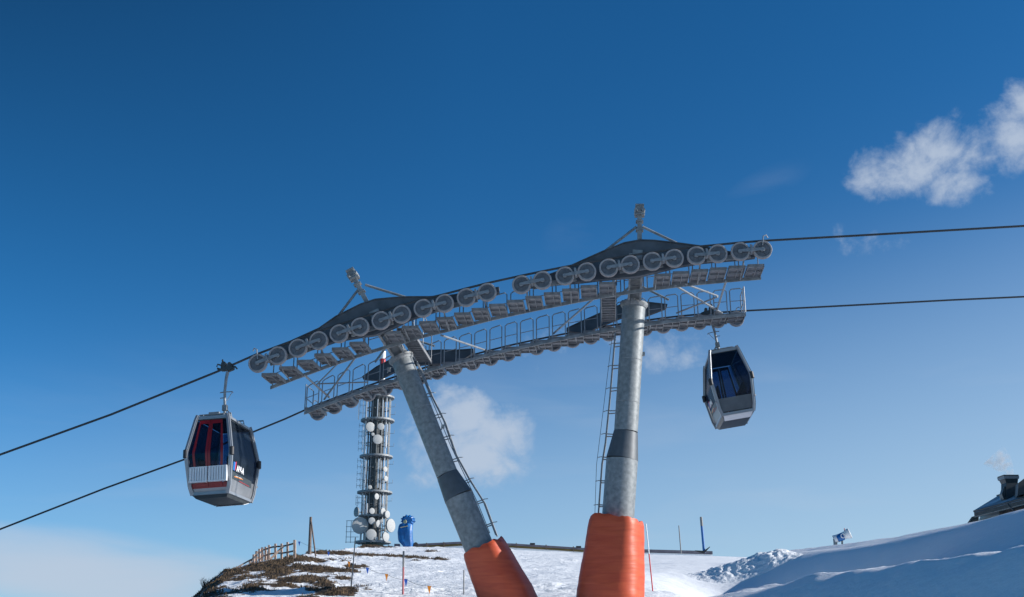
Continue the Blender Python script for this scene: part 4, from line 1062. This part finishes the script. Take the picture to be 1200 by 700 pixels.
def blob(px, py, rx, ry, rot=0, gain=1.):
    a0, e0 = azel(px, py); a1, e1 = azel(px+1, py)
    dx = mth('SUBTRACT', az, a0); dy = mth('SUBTRACT', el, e0)
    c, s_ = math.cos(rot), math.sin(rot)
    u = mth('ADD', mth('MULTIPLY', dx, c/(rx/F)), mth('MULTIPLY', dy, s_/(rx/F)))
    v_ = mth('ADD', mth('MULTIPLY', dx, -s_/(ry/F)), mth('MULTIPLY', dy, c/(ry/F)))
    d_ = mth('ADD', mth('MULTIPLY', u, u), mth('MULTIPLY', v_, v_))
    return mth('MULTIPLY', mth('SUBTRACT', 1.0, d_, clamp=True), gain)
def total(lst):
    r_ = lst[0]
    for x_ in lst[1:]: r_ = mth('MAXIMUM', r_, x_)
    return r_
cum = total([blob(1092,184,92,54,.10,.86), blob(1040,200,62,40,0,.75), blob(1115,215,50,36,-.3,.8), blob(1205,146,76,56,.4,1.05), blob(1170,164,42,46,.9,.6), blob(552,512,98,78,-.1,1.15), blob(515,500,60,55,0,.7), blob(590,540,60,45,0,.6), blob(785,412,85,36,.12,.55), blob(690,402,85,26,.1,.5), blob(640,400,90,45,.3,.33), blob(505,560,45,25,0,.4), blob(1030,285,60,22,0,.4), blob(985,272,18,16,0,.45)])
cden = mth('MULTIPLY', mth('ADD', cum, mth('MULTIPLY', mth('SUBTRACT', mth('ADD', mth('MULTIPLY', nA, .72), mth('MULTIPLY', nB, .28)), .5), 2.5)), 1.0)
mrn = N.new('ShaderNodeMapRange'); mrn.interpolation_type = 'SMOOTHSTEP'; mrn.inputs['From Min'].default_value = .25; mrn.inputs['From Max'].default_value = 1.15; mrn.inputs['To Max'].default_value = .82; K.new(cden, mrn.inputs['Value'])
ccov = mth('MULTIPLY', mth('MULTIPLY', mrn.outputs[0], mth('ADD', mth('MULTIPLY', nA, .9), .52, clamp=True)), mth('MULTIPLY', cum, 5, clamp=True))
cir = total([blob(90,672,300,52,-.12,1.0), blob(180,650,190,26,-.16,.6), blob(-150,660,260,60,0,1.0)])
mr2 = N.new('ShaderNodeMapRange'); mr2.interpolation_type = 'SMOOTHSTEP'; mr2.inputs['From Min'].default_value = .15; mr2.inputs['From Max'].default_value = 1.0; mr2.inputs['To Max'].default_value = .85
K.new(mth('ADD', cir, mth('MULTIPLY', mth('SUBTRACT', nW, .5), 1.0)), mr2.inputs['Value'])
ccir = mth('MULTIPLY', mr2.outputs[0], mth('MULTIPLY', cir, 2.5, clamp=True))
haz = total([blob(750,560,900,190,0,.3), blob(120,560,260,40,0,.3), blob(900,215,60,20,.3,.16), blob(670,280,40,30,0,.14), blob(1000,470,160,40,0,.2)])
mr3 = N.new('ShaderNodeMapRange'); mr3.inputs['From Min'].default_value = .5; mr3.inputs['From Max'].default_value = .8; mr3.inputs['To Max'].default_value = .35; K.new(nW, mr3.inputs['Value'])
chz = mth('MULTIPLY', mr3.outputs[0], mth('MULTIPLY', haz, 2.0, clamp=True))
cov = mth('MAXIMUM', mth('MAXIMUM', ccov, ccir), chz)
# deep, polarised blue of the high-mountain sky: darkest away from the sun
pol = mth('ADD', mth('MULTIPLY', mth('MINIMUM', mth('ADD', az, .05), 0), mth('MULTIPLY', mth('MAXIMUM', mth('SUBTRACT', el, .2), 0), 2.3)), 1.0)
pol = mth('MAXIMUM', pol, .5)
gm = N.new('ShaderNodeGamma'); gm.inputs['Gamma'].default_value = 1.0; K.new(sky.outputs[0], gm.inputs['Color'])
tn = N.new('ShaderNodeMix'); tn.data_type = 'RGBA'; tn.blend_type = 'MULTIPLY'; tn.inputs[0].default_value = 1; K.new(gm.outputs[0], tn.inputs[6]); tn.inputs[7].default_value = (.17,1.04,1.53,1)
t2 = N.new('ShaderNodeMix'); t2.data_type = 'RGBA'; t2.blend_type = 'MULTIPLY'; t2.inputs[0].default_value = 1; K.new(tn.outputs[2], t2.inputs[6]); K.new(pol, t2.inputs[7]); tn = t2
fx = mth('ADD', mth('ADD', mth('MULTIPLY', el, -2.6), mth('MULTIPLY', mth('MINIMUM', az, 1.2), .47)), .80)
fh = mth('MULTIPLY', mth('ADD', fx, mth('SQRT', mth('ADD', mth('MULTIPLY', fx, fx), .02))), .5, clamp=True)
fh = mth('MINIMUM', fh, .8)
hz_ = N.new('ShaderNodeMix'); hz_.data_type = 'RGBA'; K.new(fh, hz_.inputs[0]); K.new(tn.outputs[2], hz_.inputs[6]); hz_.inputs[7].default_value = (6.3,8.1,9.6,1)
mx = N.new('ShaderNodeMix'); mx.data_type = 'RGBA'; K.new(cov, mx.inputs[0]); K.new(hz_.outputs[2], mx.inputs[6]); mx.inputs[7].default_value = (6.3,7.3,8.8,1)
K.new(mx.outputs[2], bg.inputs['Color']); bg.inputs['Strength'].default_value = .066
# ------------------------------------------------------------------ camera
cam = bpy.data.cameras.new('camera'); co_ = bpy.data.objects.new('camera', cam); COL.objects.link(co_)
cam.sensor_width = 36; cam.lens = 36*F/1200; cam.clip_end = 12000; cam.clip_start = .1
co_.location = (0,0,0); co_.rotation_euler = (math.pi/2+TH, 0, 0)
sc = bpy.context.scene; sc.camera = co_
sc.view_settings.view_transform = 'Standard'; sc.view_settings.look = 'None'; sc.view_settings.exposure = .30; sc.view_settings.gamma = 1
sc.render.resolution_x = 1024; sc.render.resolution_y = 597
